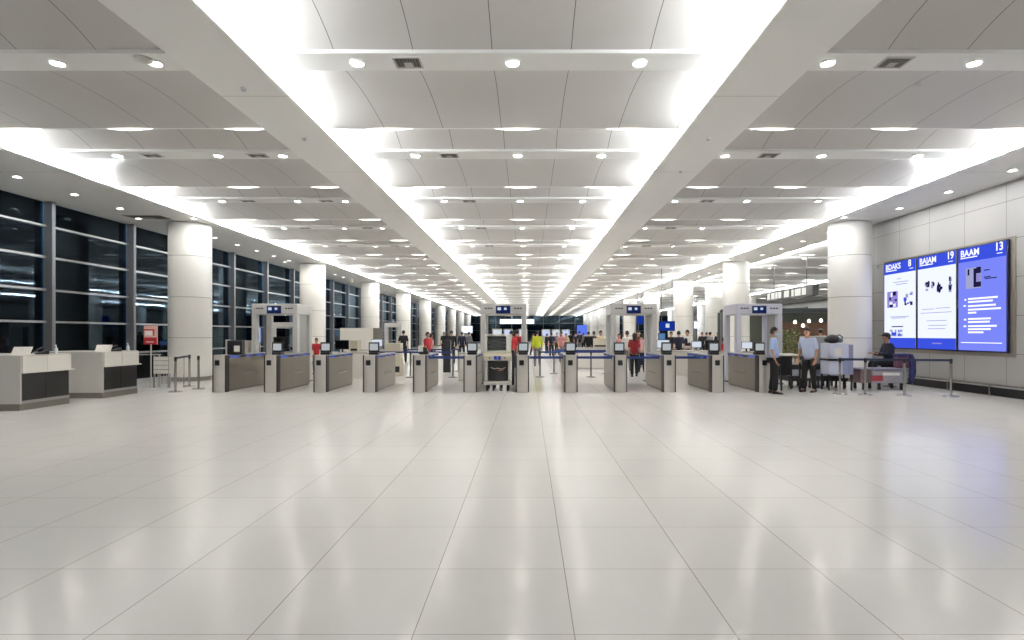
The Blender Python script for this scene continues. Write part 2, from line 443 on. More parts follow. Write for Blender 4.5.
for y, x, lab in lines[:288]:
    o = bpy.data.objects.new('ridge_glow_strip', LM); COL.objects.link(o); o.location = (x, y-.03, ZB-.03); tag(o, lab, 'ceiling light', 'glowing strips added for bright patches on the ceiling ridges')

# vents and small ceiling fittings
def vent(x, y, z, sx, sy, label):
    t = thing('ceiling_vent', label, 'air vent', (x, y, z), 0, 'ceiling air vents')
    f = B().use(GREYP)
    for lo, hi in (((-sx, -sy, -.015), (sx, -sy+.03, 0)), ((-sx, sy-.03, -.015), (sx, sy, 0)), ((-sx, -sy+.03, -.015), (-sx+.03, sy-.03, 0)), ((sx-.03, -sy+.03, -.015), (sx, sy-.03, 0))): f.box(lo, hi)
    f.obj('frame', t)
    B().use(BLACK).box((-sx+.03, -sy+.03, -.004), (sx-.03, sy-.03, -.001)).obj('backing', t)
    g = B().use(mat('vent_slat', '6e6a60', .5)); n = 9
    for i in range(n):
        q = -sx+.03+(2*sx-.06)*(i+.5)/n
        g.box((q-.009, -sy+.03, -.014), (q+.009, sy-.03, -.006))
    g.use(mat('vent_core', 'a8a49a', .5)).box((-sx*.3, -sy*.1, -.0145), (sx*.3, sy*.7, -.0138))
    g.obj('louvre', t)
for k in range(5):
    y = 8.35+PER*k
    vent(-1.72, y, ZB, .2, .17, 'square louvred air vent in the centre bay, %s strip from the camera' % ORD[k])
    vent(5.25, y, ZB, .2, .17, 'square louvred air vent in the right bay, %s strip from the camera' % ORD[k])
    vent(-8.2, y, ZB, .2, .13, 'louvred air vent in the left bay, outer side, %s strip from the camera' % ORD[k])
    if k: vent(-5.9, y, ZB, .2, .13, 'louvred air vent in the left bay near the beam, %s strip from the camera' % ORD[k])
vent(-12.35, 18.9, Z0, .62, .3, 'wide dark air vent in the left soffit before the first column')
b = B().use(GREYP).lathe([(.13, 0), (.12, -.02), (.06, -.035), (.001, -.04)], seg=20).obj('ceiling_speaker', loc=(-5.45, 8.25, ZB), label='round grey speaker disc in the nearest strip of the left bay', cat='speaker')
for i, (x, y) in enumerate([(-4.4, 9.0), (-4.35, 11.3), (3.5, 11.3), (3.55, 13.6)]):
    B().use(mat('detector_grey', '8d8b88', .7, spec=.1)).lathe([(.045, 0), (.04, -.03), (.02, -.045), (.001, -.05)], seg=14).obj('smoke_detector', loc=(x, y, Z0), label='small round smoke detector, %s from the camera on the %s beam' % (('first', 'second')[i % 2], ('left', 'right')[i//2]), cat='smoke detector', group='smoke detectors on the beams')
B().use(DARK).lathe([(.07, 0), (.07, -.03), (.055, -.06), (.001, -.075)], seg=16).obj('wall_camera', loc=(0, 0, 0)).data.transform(Matrix.Rotation(-PI/2, 4, 'Y'))
o = bpy.data.objects['wall_camera']; o.location = (12.0, 19.95, 3.9); tag(o, 'small dark dome camera on the panelled wall beside the first right column', 'camera')

# ---------------------------------------------------------------- advertising displays on the right wall
SX = 11.92
SW = emis('poster_white', 'e6ecff', 1.0); SB = emis('poster_blue', '3a50d8', .95); SP = emis('poster_periwinkle', '7a86f4', .92)
SD = emis('poster_dark', '38306e', .35); SL = emis('poster_lilac', '9c8fe0', .8); SG = emis('poster_grey', 'a9aed6', .8); SK = emis('poster_ink', '3b3f66', .4); SF = emis('poster_lettering', 'f4f6ff', 1.05)
def display(y0, y1, kind, word, num, label):
    """y0 = edge far from the camera (left in the photo)"""
    t = thing('wall_display', label, 'display', (SX, y0, 1.12), 0, 'lit displays on the panelled wall')
    W, H = y0-y1, 2.85
    B().use(mat('display_frame', '10163a', .3)).box((.0, -W, 0), (.06, 0, H), .012).obj('frame', t)
    def R(u0, v0, u1, v1, m, off=.004):   # u from far edge towards the camera, v up
        return B().use(m).box((-off, -(.04+u1*(W-.08)), .04+v0*(H-.08)), (-off+.002, -(.04+u0*(W-.08)), .04+v1*(H-.08)))
    R(0, 0, 1, 1, SP if kind == 3 else SW, .004).obj('screen', t)
    R(0, .865, 1, 1, SB, .006).obj('header_band', t)
    rot = (PI/2, 0, -PI/2)
    def T(s, u, v, size, m=SF, sq=1): text_obj(s, size, t, (-.0085, -(.04+u*(W-.08)), .04+v*(H-.08)), rot, m, squash=sq)
    T(word, .05, .92, .25, sq=1.0); T(num, .78, .925, .29, sq=.95)
    R(.05, .9, .42, .91, SF, .008).obj('underline', t); R(.82, .895, .93, .902, SF, .008).obj('underline', t)
    def lines(rows, m, thick=.006):
        b = B().use(m)
        for u0, u1, v in rows:
            b.box((-.008, -(.04+u1*(W-.08)), .04+(v-thick)*(H-.08)), (-.0065, -(.04+u0*(W-.08)), .04+(v+thick)*(H-.08)))
        b.obj('text_lines', t)
    def photo(u0, v0, u1, v1, ms, seed):
        rr = random.Random(seed); R(u0, v0, u1, v1, ms[0], .006).obj('picture', t)
        b = B()
        for i in range(9):
            a, c = rr.uniform(u0, u1-.05), rr.uniform(v0, v1-.03); du, dv = rr.uniform(.03, .1), rr.uniform(.015, .05)
            b.use(ms[1+i % (len(ms)-1)]); lo_u, hi_u, lo_v, hi_v = a, min(a+du, u1), c, min(c+dv, v1)
            o_ = .0072+.0002*i
            b.box((-o_, -(.04+hi_u*(W-.08)), .04+lo_v*(H-.08)), (-o_+.0004, -(.04+lo_u*(W-.08)), .04+hi_v*(H-.08)))
        b.obj('picture_detail', t)
    if kind == 1:
        lines([(.42, .55, .8), (.3, .78, .762), (.4, .75, .735), (.2, .8, .36), (.25, .7, .345)], SG, .004)
        photo(.1, .47, .45, .66, (SL, SD, SD, SW), 3); photo(.62, .47, .92, .66, (SW, SD, SB, SG), 4)
        lines([(.25, .62, .245)], SK, .006); photo(.18, .13, .6, .21, (SG, SW, SB), 5)
        R(0, 0, 1, .115, SB, .006).obj('footer_band', t)
    elif kind == 2:
        photo(.2, .6, .48, .74, (SW, SK, SG), 6); photo(.52, .58, .7, .7, (SW, SD, SD), 8); photo(.82, .57, .92, .76, (SW, SK, SG), 9)
        lines([(.12, .46, .425), (.5, .86, .43), (.08, .9, .385), (.25, .78, .3), (.3, .78, .25), (.28, .74, .215)], SG, .0035)
        R(0, 0, 1, .115, SB, .006).obj('footer_band', t); lines([(.4, .65, .06)], SL, .006)
    else:
        R(.17, .6, .5, .8, SG, .006).obj('picture', t)
        b = B(); 
        for (u0, v0, u1, v1, m) in [(.34, .61, .4, .79, SD), (.4, .74, .5, .8, SD), (.38, .61, .5, .66, SD), (.41, .665, .49, .735, SL), (.18, .7, .21, .79, SG), (.21, .73, .25, .79, SD)]:
            b.use(m).box((-.0085, -(.04+u1*(W-.08)), .04+v0*(H-.08)), (-.0075, -(.04+u0*(W-.08)), .04+v1*(H-.08)))
        b.obj('picture_detail', t)
        lines([(.56, .68, .76), (.58, .82, .68), (.56, .7, .695)], SK, .005)
        lines([(.22, .84, .5), (.22, .74, .47), (.22, .8, .43), (.22, .9, .395), (.22, .4, .365), (.22, .7, .305), (.22, .68, .275), (.22, .82, .235), (.22, .7, .205), (.22, .55, .175)], SF, .0085)
        lines([(.14, .18, .495), (.12, .17, .435), (.13, .18, .3), (.12, .18, .235)], SF, .008)
        lines([(.06, .92, .075)], SF, .004)
display(19.5, 17.85, 1, 'BDAKS', '8', 'leftmost lit wall display with blue header and two small pictures on white')
display(17.83, 16.17, 2, 'BAJAM', '19', 'middle lit wall display, white with blue header numbered 19 and blue foot')
display(16.15, 14.46, 3, 'BAAM', '13', 'rightmost lit wall display, periwinkle blue with white text lines and number 13')
B().use(mat('display_backing', '8d867b', .4, .5)).box((11.982, 14.3, 1.02), (11.998, 19.6, 4.02)).obj('display_backing', label='grey metal backing plate between the three lit displays and the wall', cat='mounting plate')

# ---------------------------------------------------------------- turnstile pedestals
D0 = 15.95
def pedestal(label, parts=True):
    t = thing('turnstile_pedestal', label, 'turnstile', (0, 0, 0), 0, 'turnstile pedestals in the gate row')
    B().use(STEEL).box((-.13, .14, .04), (.13, 2.5, .93), .008).use(PLINTH).box((-.11, .16, 0), (.11, 2.48, .04)).obj('cabinet', t)
    B().use(mat('top_cover', '8e8d90', .3, .6)).box((-.15, .12, .985), (.15, 2.52, 1.02), .012).obj('top_cover', t)
    g = B().use(GLOWB).box((-.135, .2, .94), (.135, 2.44, .972)); g.obj('light_strip', t, label='glowing blue light strip')
    m = B().use(DARK)
    for a, b_ in ((.16, .3), (.85, 1.25), (1.6, 1.9), (2.36, 2.5)): m.box((-.138, a, .93), (.138, b_, .985))
    m.obj('sensor_window', t)
    # rounded front pillar
    poly = [(-.17, .16), (-.17, .02)]+[(-.17+.17*(1-math.cos(a)), .02-.1*math.sin(a)) for a in [PI*i/12 for i in range(1, 12)]]+[(.17, .02), (.17, .16)]
    B().use(STEELL).prism(poly, 0, 1.02, 'z', True).obj('front_pillar', t)
    B().use(mat('pillar_edge', '4a4642', .35, .6)).box((-.184, -.03, 0), (-.142, .17, 1.015)).box((.152, -.02, 0), (.184, .17, 1.015)).obj('edge_trim', t)
    r = B().use(BLACK).box((-.085, -.102, .74), (.045, -.078, .885), .01).obj('card_reader', t)
    B().use(mat('reader_face', '2b2b30', .2)).box((-.06, -.106, .775), (.02, -.1, .85)).obj('reader_window', r)
    # ledge on the flank
    B().use(CHROME).box((-.15, 1.05, .44), (.15, 1.95, .46)).obj('flank_ledge', t)
    return t
def terminal(t, dx, dy, kind):
    k = B().use(DARK)
    if kind == 'big':
        k.box((dx-.25, dy, 1.02), (dx+.17, dy+.2, 1.42), .015); o = k.obj('terminal', t)
        B().use(PAPERW).box((dx-.05, dy-.006, 1.1), (dx+.11, dy, 1.27)).obj('notice', o); 
        B().use(GREYP).box((dx-.285, dy-.02, 1.02), (dx-.25, dy+.2, 1.44)).obj('side_plate', o)
    else:
        k.box((dx-.13, dy-.02, 1.02), (dx+.13, dy+.22, 1.09), .01).box((dx-.03, dy+.08, 1.09), (dx+.03, dy+.12, 1.2)).box((dx-.15, dy+.05, 1.09), (dx+.15, dy+.09, 1.37), .01)
        o = k.obj('terminal', t)
        B().use(emis('terminal_screen', 'c9d0d4', .62)).box((dx-.115, dy+.044, 1.14), (dx+.115, dy+.05, 1.33)).obj('terminal_screen', o)
PX = [218.6, 270.2, 319.8, 369.3, 419.4, 470, 522.3, 571, 620.8, 669.5, 717.8, 764.8]
for i, px in enumerate(PX):
    extra = ', just left of the central scanner' if i == 5 else ', just right of the central scanner' if i == 6 else ', beside the officer facing the aisle' if i == 11 else ''
    t = pedestal(('leftmost' if i == 0 else 'rightmost' if i == 11 else ORD[i]+' from the left')+' stainless turnstile pedestal'+extra)
    t.location = (wx(px, D0), D0+.05, 0)
    if i == 0: terminal(t, .22, .45, 'big')
    elif i == 4:
        k = B().use(DARK).box((-.12, .5, 1.02), (.14, .75, 1.12), .02).box((-.02, .55, 1.12), (.1, .68, 1.22), .02).obj('terminal', t)
        B().use(PAPERW).box((-.13, .46, 1.1), (.0, .5, 1.27)).obj('terminal_screen', k)
    else: terminal(t, 0.02, .3, 'small')

# blue belts across the lanes and beyond
def post(x, y, label, belt_to=None, bm=BLUEB, h=.97, group='retractable belt posts', belt_z=.9, pm=CHROME):
    t = thing('belt_post', label, 'barrier post', (x, y, 0), 0, group)
    B().use(pm).lathe([(.18, 0), (.18, .012), (.15, .03), (.04, .045), (.03, .05)], seg=24).obj('base', t)
    B().use(pm).lathe([(.03, .045), (.03, h-.12)], seg=16).obj('pole', t)
    B().use(DARK).lathe([(.034, h-.12), (.036, h-.11), (.036, h-.01), (.03, h)], seg=16).obj('belt_head', t)
    if belt_to:
        d = Vector(belt_to)-Vector((x, y)); L = d.length; a = math.atan2(d.y, d.x)
        b = B().use(bm).box((0.036, -.002, belt_z-.03), (L-.036, .002, belt_z+.03))
        o = b.obj('belt', t); o.rotation_euler.z = a
    return t
def belt_line(ptsv, labels, bm, **k):
    for i, p in enumerate(ptsv):
        post(p[0], p[1], labels[i], ptsv[i+1] if i+1 < len(ptsv) else None, bm, **k)
# right hand line in front of the displays
RP = [(wx(840, 15.45), 15.45), (wx(865.3, 15.25), 15.25), (wx(904.3, 15.1), 15.1), (wx(951, 14.85), 14.85)]
belt_line(RP, ['leftmost silver belt post of the line below the wall displays', 'silver belt post second from left in front of the seated officer', 'silver belt post third from left below the wall displays', 'rightmost silver belt post by the panelled wall'], NAVY, belt_z=.93)
# left hand lines
LP = [(wx(175.5, 16.05), 16.05), (wx(189.5, 17.8), 17.8)]
belt_line(LP, ['belt post nearest the red notice stand on the left', 'belt post behind it by the first left column'], NAVY, belt_z=.93)
belt_line([(wx(198.5, 16.9), 16.9), (wx(212, 16.2), 16.2)][:1], ['slim belt post just left of the leftmost turnstile'], NAVY, belt_z=.93)
# posts and belts behind the gates
rows = [((wx(380, 21.4), 21.4), (wx(410.5, 21.4), 21.4), (wx(453, 21.4), 21.4)), ((wx(392, 25), 25), (wx(458.5, 25), 25)), ((wx(540, 21.6), 21.6), (wx(591, 21.6), 21.6), (wx(612, 21.6), 21.6)), ((wx(554, 23.5), 23.5), (wx(606, 23.5), 23.5))]
names = ['front row left of centre', 'back row left of centre', 'front row right of centre', 'back row right of centre']
for r, nm in zip(rows, names):
    belt_line(list(r), ['dark belt post behind the turnstiles, %s, %s one' % (nm, ORD[i]) for i in range(len(r))], BLUEB, pm=mat('post_grey', '6b6a6b', .4, .6), belt_z=.93)
# lane closing belts (each hangs between two pedestals)
for i in (4, 7, 8, 9, 6):
    xa, xb = wx(PX[i], D0)+.19, wx(PX[i+1], D0)-.19
    t = thing('lane_belt', 'blue belt closing the lane between the %s and %s turnstile pedestals' % (ORD[i], ORD[i+1]), 'barrier belt', ((xa+xb)/2, D0+.4, .94), 0, 'blue belts across the lanes')
    h = (xb-xa)/2
    B().use(BLUEB).box((-h+.02, -.003, -.035), (h-.02, .003, .035)).obj('strap', t)
    B().use(DARK).box((-h-.0, -.02, -.045), (-h+.03, .02, .045), .005).obj('clip', t); B().use(DARK).box((h-.03, -.02, -.045), (h, .02, .045), .005).obj('clip', t)

# ---------------------------------------------------------------- screening portals
PORT = mat('portal_grey', 'c9c8c6', .4, noise=.02)
def portal(cx, y, label, tint=PORT, w=1.47, dep=1.25):
    t = thing('screening_portal', label, 'security portal', (cx, y, 0), 0, 'screening portals behind the turnstiles')
    h = w/2
    hd = B().use(tint).box((-h, 0, 2.23), (h, dep, 2.57), .02).obj('header', t)
    B().use(mat('monitor_bezel', '10142a', .3)).box((-.24, -.025, 2.26), (.22, 0, 2.5), .008).obj('monitor', hd)
    B().use(emis('monitor_navy', '23356f', .5)).box((-.225, -.03, 2.275), (.205, -.026, 2.485)).use(SCRW).box((-.19, -.033, 2.36), (-.08, -.031, 2.45)).box((.02, -.033, 2.37), (.1, -.031, 2.44)).obj('monitor_picture', hd)
    for sx in (-1, 1):
        g = B().use(DARK)
        for q in range(3): g.box((sx*.47-.13+q*.09, -.006, 2.4), (sx*.47-.13+q*.09+.065, 0, 2.44))
        g.obj('vent_slot', hd)
    for sx in (-1, 1):
        for y0 in (0, dep-.2):
            B().use(tint).box((min(sx*h, sx*(h-.16)), y0, .03), (max(sx*h, sx*(h-.16)), y0+.2, 2.23), .015).obj('leg', t)
        B().use(DARK).box((min(sx*(h+.02), sx*(h-.2)), -.03, 0), (max(sx*(h+.02), sx*(h-.2)), dep+.03, .03)).obj('foot_plate', t)
    B().use(mat('side_panel_grey', '9d9c9a', .4)).box((h-.1, .3, .9), (h-.06, dep-.3, 2.23)).obj('side_panel', t)
    return t
portal(wx(274.5, 18.6), 18.6, 'leftmost screening portal with blue monitor, before the left windows')
portal(wx(503.5, 18.6), 18.6, 'central screening portal standing behind the scanner cabinet')
portal(wx(634, 18.6), 18.6, 'screening portal right of the centre aisle, in front of white columns')
portal(wx(759.5, 18.6), 18.6, 'rightmost screening portal behind the two officers', mat('portal_lilac', 'cccdd8', .4))
# walk-through detector within the left lane
t = thing('metal_detector', 'plain walk-through metal detector seen inside the leftmost portal', 'metal detector', (wx(281.5, 21.5), 21.5, 0))
B().use(PORT).box((-.5, 0, 1.86), (.5, .5, 2.03), .015).obj('header', t)
for sx in (-1, 1): B().use(PORT).box((min(sx*.5, sx*.4), 0, 0), (max(sx*.5, sx*.4), .5, 1.86), .015).obj('leg', t)
t = thing('metal_detector', 'slim dark framed detector between left windows and the third pedestal', 'metal detector', (wx(393, 34), 34, 0))
B().use(PORT).box((-.5, 0, 2.0), (.5, .5, 2.25), .015).obj('header', t)
for sx in (-1, 1): B().use(PORT).box((min(sx*.5, sx*.38), 0, 0), (max(sx*.5, sx*.38), .5, 2.0), .015).obj('leg', t)

# ---------------------------------------------------------------- central scanner cabinet
t = thing('baggage_scanner', 'tall white scanner cabinet on castors in the central lane', 'scanner', (wx(498, 16.5), 16.35, 0))
W_ = .37
u = B().use(WHITE)
u.box((-W_, 0, 1.09), (-W_+.07, 1.0, 1.6), .012).box((W_-.13, 0, 1.09), (W_, 1.0, 1.6), .012).box((-W_+.07, 0, 1.545), (W_-.13, 1.0, 1.6), .008).box((-W_+.07, 0, 1.09), (W_-.13, 1.0, 1.13), .008).box((-W_+.07, .9, 1.13), (W_-.13, 1.0, 1.545))
u.obj('upper_housing', t)
c = B().use(mat('curtain', '3a3d3e', .5))
for q in range(4): c.box((-W_+.08, .08, 1.15+q*.1), (W_-.14, .1, 1.235+q*.1), .004)
c.obj('tunnel_shutter', t)
p = B().use(BEIGE).prism([(-.07, .86), (-.07, .98), (0, 1.09), (.3, 1.09), (.3, .86)], -W_-.02, W_+.02, 'x').obj('control_panel', t)
for dx in (-.06, .05): B().use(DISP).box((dx-.04, -.078, .88), (dx+.04, -.07, .985)).obj('control_screen', p)
B().use(PAPERW).box((-.012, -.079, .88), (.002, -.0705, .985)).obj('divider', p)
for dx in (-.22, .2): B().use(DARK).tube([(dx, -.085, .93), (dx, -.07, .93)], .022, 10).obj('knob', p)
f = B().use(WHITE)
for sx in (-1, 1): f.box((sx*.33-.035, 0, .27), (sx*.33+.035, .08, .86), .01)
f.box((-W_-.02, -.04, .17), (W_+.02, 1.0, .27), .012); f.obj('lower_frame', t)
B().use(BLACK).box((-.28, .03, .3), (.28, .9, .84), .015).obj('lower_bin', t)
g = B()
g.use(PAPERW).tube([(-.2, .024, .66), (-.1, .024, .62), (0, .024, .64), (.12, .024, .61), (.22, .024, .66)], .008, 6)
g.use(mat('orange_mark', 'c4552a', .5)).tube([(0, .022, .585), (.08, .022, .57), (.16, .022, .59)], .012, 6); g.obj('printed_stripe', t)
for dx in (-.3, -.12, .08, .28):
    for dy in (.05, .85):
        B().use(BLACK).tube([(dx-.02, dy, .06), (dx+.02, dy, .06)], .06, 12).box((dx-.03, dy-.02, .06), (dx+.03, dy+.02, .17)).obj('castor', t)
s = B().use(DARK).box((W_+.02, .2, .15), (W_+.08, .9, 1.15), .01).obj('side_rack', t)
B().use(WHITE).box((W_+.08, .3, .35), (W_+.13, .5, .62), .01).obj('side_box', t)

# ---------------------------------------------------------------- reception counters (left)
def counter(y, x1, dep, xlen, label):
    t = thing('service_counter', label, 'counter', (x1, y, 0), 0, 'white service counters')
    B().use(PLINTH).box((-xlen, .0, 0), (-.02, dep, .14)).obj('plinth', t)
    B().use(mat('counter_grey', 'b9b7b4', .35)).box((-xlen, -.012, .14), (-.0, .03, 1.15), .004).obj('end_panel', t)
    b = B().use(CHAR); h = (dep-.06)/2
    b.box((-.05, .03, .2), (-.015, .03+h-.006, .8)); b.box((-.05, .03+h+.006, .2), (-.015, dep-.03, .8)); b.obj('front_panel', t)
    B().use(mat('kick_steel', 'a9a7a3', .3, .6)).box((-.04, .03, .14), (.0, dep-.03, .2)).obj('kick_rail', t)
    b = B().use(WHITE).box((-.35, .032, .8), (.02, .03+h-.003, 1.13), .004).box((-.35, .03+h+.003, .8), (.02, dep, 1.13), .004); b.obj('fascia', t)
    B().use(WHITE).box((-.5, .03, .775), (.03, dep+.09, .8)).obj('ledge', t)
    B().use(mat('counter_top', 'c7c4be', .3)).box((-xlen, .03, 1.13), (.0, dep, 1.155), .004).obj('countertop', t)
    B().use(WHITE).box((-xlen+.02, dep-.05, .14), (-.36, dep-.02, 1.13)).obj('back_panel', t)
    return t
counter(12.1, -10.55, 1.32, 3.1, 'white service counter with black lower panel, nearer one at left edge')
counter(14.45, -10.55, 1.3, 1.75, 'white service counter with black lower panel, farther one beside the notice stand')
def desk_monitor(x, y, z, label, rz):
    t = thing('desk_monitor', label, 'monitor', (x, y, z), rz, 'counter monitors')
    b = B().use(WHITE); b.prism([(0, .0), (.02, .0), (.14, .17), (.12, .17)], -.17, .17, 'x'); b.obj('housing', t)
    B().use(DARK).box((-.1, .03, 0), (.1, .16, .012)).obj('base', t)
    B().use(GREYP).box((-.03, .08, .012), (.03, .11, .12)).obj('stand', t)
desk_monitor(-10.78, 12.35, 1.155, 'white tilted monitor back on the nearer counter', .25)
desk_monitor(-10.72, 14.66, 1.155, 'white tilted monitor back on the farther counter', .25)
def phone(x, y, z, label):
    t = thing('desk_phone', label, 'telephone', (x, y, z), -.4, 'counter telephones')
    B().use(DARK).prism([(-.09, 0), (.09, 0), (.09, .09), (-.09, .03)], -.09, .09, 'x').obj('base', t)
    B().use(DARK).tube([(-.11, -.06, .07), (-.11, -.03, .11), (-.11, .06, .15), (-.11, .09, .13)], [.025, .018, .018, .025], 8).obj('handset', t)
phone(-10.62, 12.72, 1.155, 'black telephone beside the monitor on the nearer counter')
phone(-10.62, 15.0, 1.155, 'black telephone beside the monitor on the farther counter')
def bottle(x, y, z, label):
    t = thing('sanitizer_bottle', label, 'bottle', (x, y, z), 0, 'hand sanitizer bottles')
    B().use(mat('bottle_clear', 'd7dbe0', .15)).lathe([(.034, 0), (.036, .01), (.036, .1), (.02, .13), (.013, .14)], seg=16).obj('body', t)
    B().use(mat('pump_white', 'f0f0f0', .3)).lathe([(.014, .14), (.014, .16), (.006, .162), (.006, .19)], seg=10).box((-.008, -.045, .187), (.008, .01, .2), .003).obj('pump', t)
bottle(-10.62, 13.1, 1.155, 'clear pump bottle on the nearer counter')
bottle(-10.62, 15.45, 1.155, 'clear pump bottle on the farther counter')

# notice stand
t = thing('notice_stand', 'red and white notice board on a slim grey stand left of the first column', 'sign', (wx(151, 16.9), 16.9, 0))
B().use(GREYP).lathe([(.17, 0), (.17, .012), (.03, .025)], seg=20).obj('base', t)
B().use(GREYP).tube([(0, 0, .02), (0, 0, 1.35)], .018, 10).obj('pole', t)
bd = B().use(mat('notice_pink', 'd8a9a4', .4)).box((-.19, -.03, 1.3), (.21, -.015, 1.84), .004).obj('board', t)
B().use(REDM).box((-.19, -.034, 1.3), (.19, -.031, 1.5)).box((-.19, -.034, 1.7), (.12, -.031, 1.74)).box((.08, -.034, 1.55), (.12, -.031, 1.7)).box((.14, -.034, 1.34), (.17, -.031, 1.4)).obj('red_print', bd)
B().use(PAPERW).box((-.15, -.034, 1.56), (.05, -.031, 1.69)).box((-.12, -.038, 1.36), (.1, -.0345, 1.38)).obj('white_print', bd)

# handrail before the glass and white slatted racks beside the column
t = thing('hand_rail', 'dark metal rail in front of the left windows behind the notice stand', 'railing', (-12.9, 17.6, 0))
b = B().use(ALU).tube([(-.9, 0, .98), (1.8, 0, .98)], .02, 8).obj('top_rail', t)
for q in (-.85, .45, 1.75): B().use(ALU).tube([(q, 0, 0), (q, 0, .98)], .018, 8).obj('upright', t)
B().use(mat('smoked_panel', '17181b', .2)).box((-.8, -.01, .3), (.4, .01, .9)).box((.5, -.01, .3), (1.7, .01, .9)).obj('infill_panel', t)
def rack(x, y, label):
    t = thing('slatted_rack', label, 'rack', (x, y, 0), 0, 'white slatted racks')
    f = B().use(WHITE)
    for q in range(4): f.box((-.21, -.01, .42+q*.13), (.21, .01, .42+q*.13+.115), .003)
    f.obj('slats', t)
    for sx in (-1, 1): B().use(ALU).tube([(sx*.21, 0.02, 0.0), (sx*.21, 0.02, .96)], .014, 8).obj('upright', t)
    g = B().use(GREYP)
    for q in range(5): g.tube([(-.17+q*.085, .0, .12), (-.17+q*.085, 0, .42)], .008, 6)
    g.obj('lower_bars', t)
rack(wx(167, 17.6), 17.3, 'white slatted rack left of the first left column')
rack(wx(182.5, 17.6), 17.3, 'white slatted rack in front of the first left column')

# ---------------------------------------------------------------- inspection desks behind the gates
def desk(x, y, w, label):
    t = thing('inspection_desk', label, 'desk', (x, y, 0), 0, 'inspection desks behind the gates')
    B().use(GREYP).box((-w/2, 0, .93), (w/2, .7, .97), .006).obj('tabletop', t)
    B().use(WHITE).box((-w/2+.03, .05, .06), (w/2-.03, .09, .93)).obj('modesty_panel', t)
    for sx in (-1, 1): B().use(GREYP).box((min(sx*w/2, sx*(w/2-.04)), .03, 0), (max(sx*w/2, sx*(w/2-.04)), .68, .93)).obj('side_panel', t)
def pc(x, y, z, label, scr=None, s=1):
    t = thing('computer_monitor', label, 'monitor', (x, y, z), 0, 'monitors on the inspection desks')
    B().use(DARK).box((-.12*s, .02, 0), (.12*s, .2, .015)).box((-.025, .1, .015), (.025, .13, .15)).obj('stand', t)
    B().use(DARK).box((-.24*s, .05, .1), (.24*s, .1, .1+.32*s), .008).obj('housing', t)
    B().use(scr or mat('screen_off', '0a0c10', .15)).box((-.225*s, .044, .12), (.225*s, .05, .08+.32*s)).obj('screen', t)
def crate(x, y, z, w, d, h, m, label, name='equipment_box', cat='box'):
    t = thing(name, label, cat, (x, y, z), 0)
    B().use(m).box((-w/2, 0, 0), (w/2, d, h), .012).obj('body', t)
    B().use(DARK).box((-w/2+.03, -.004, h*.12), (w/2-.03, 0, h*.3)).obj('grille', t)
desk(wx(281, 20), 20.2, 1.0, 'grey desk under the leftmost portal'); 
pc(wx(277, 20.2)+.02, 20.25, .97, 'large black monitor on the desk inside the leftmost portal', s=1.35)
crate(wx(292, 20.2), 20.35, .97, .3, .4, .58, mat('machine_green', '8f9a97', .4), 'grey green equipment box right of the monitor in the leftmost portal')
desk(wx(345, 20), 20, 1.5, 'grey desk behind the third and fourth turnstile pedestals')
pc(wx(341, 20), 20.05, .97, 'dark monitor behind the third turnstile pedestal')
crate(wx(353, 20), 20.1, .97, .28, .35, .42, BEIGE, 'beige equipment box behind the third turnstile lane')
desk(wx(377, 24), 24, 1.6, 'grey desk behind the fourth turnstile pedestal')
pc(wx(376, 24), 24.05, .97, 'monitor with pale screen behind the fourth turnstile pedestal', SCRW)
crate(wx(393, 22), 22, 0, .55, .5, 1.25, BEIGE, 'beige cabinet behind the lane left of the fifth pedestal')
crate(wx(241, 19), 19.3, 0, .16, .3, 1.38, GREYP, 'slim grey equipment column behind the leftmost lane')
crate(wx(249, 19), 19.3, 0, .12, .3, 1.36, WHITE, 'slim white equipment column behind the leftmost lane')
desk(wx(467, 19.5), 19.6, .6, 'grey desk left of the central portal')
crate(wx(446, 24), 24.2, 0, .3, .3, 1.35, DARK, 'dark slim equipment cabinet beside the red-shirted person')
desk(wx(676, 21), 21.6, 1.7, 'grey desk behind the tenth turnstile pedestal')
pc(wx(668, 21), 21.7, .97, 'monitor with pale screen behind the tenth turnstile pedestal', SCRW)
desk(wx(712, 20), 20, 1.3, 'grey desk behind the eleventh turnstile pedestal')
pc(wx(713, 20), 20.05, .97, 'dark monitor behind the eleventh turnstile pedestal')
pc(wx(700, 22), 22.4, .97, 'small monitor with pale screen behind the tenth lane', SCRW, .8)
desk(wx(700, 22), 22.3, .8, 'small grey desk behind the tenth lane')
desk(wx(752, 20), 20.6, .9, 'grey desk under the rightmost portal')
pc(wx(762, 20)-.25, 20.65, .97, 'monitor with pale screen inside the rightmost portal', SCRW, .8)
desk(wx(606, 22), 26.5, 1.4, 'grey desk behind the eighth turnstile pedestal')
crate(wx(606, 25.5), 26.6, .97, .8, .4, .42, BEIGE, 'beige rounded machine on the desk behind the eighth pedestal')

t = thing('side_table', 'narrow white topped table between the two officers', 'table', (wx(788, 16.7), 16.42, 0))
B().use(WHITE).box((-.33, 0, .98), (.25, .6, 1.03), .008).obj('tabletop', t)
for x_, y_ in ((-.3, .03), (.22, .03), (-.3, .57), (.22, .57)): B().use(DARK).box((x_-.02, y_-.02, 0), (x_+.02, y_+.02, .98)).obj('leg', t)
B().use(DARK).box((-.3, .5, .4), (.22, .52, .95)).obj('back_panel', t)
# white partition by the second left column
B().use(WHITE).box((-2.0/2, 0, 0), (.95, .12, 1.95), .01).use(PLINTH).box((.952, -.03, 0), (1.45, .15, 1.95), .01).obj('partition_screen', loc=(-10.1+.05, 34.2, 0), label='low white partition wall beside the second left column', cat='partition')

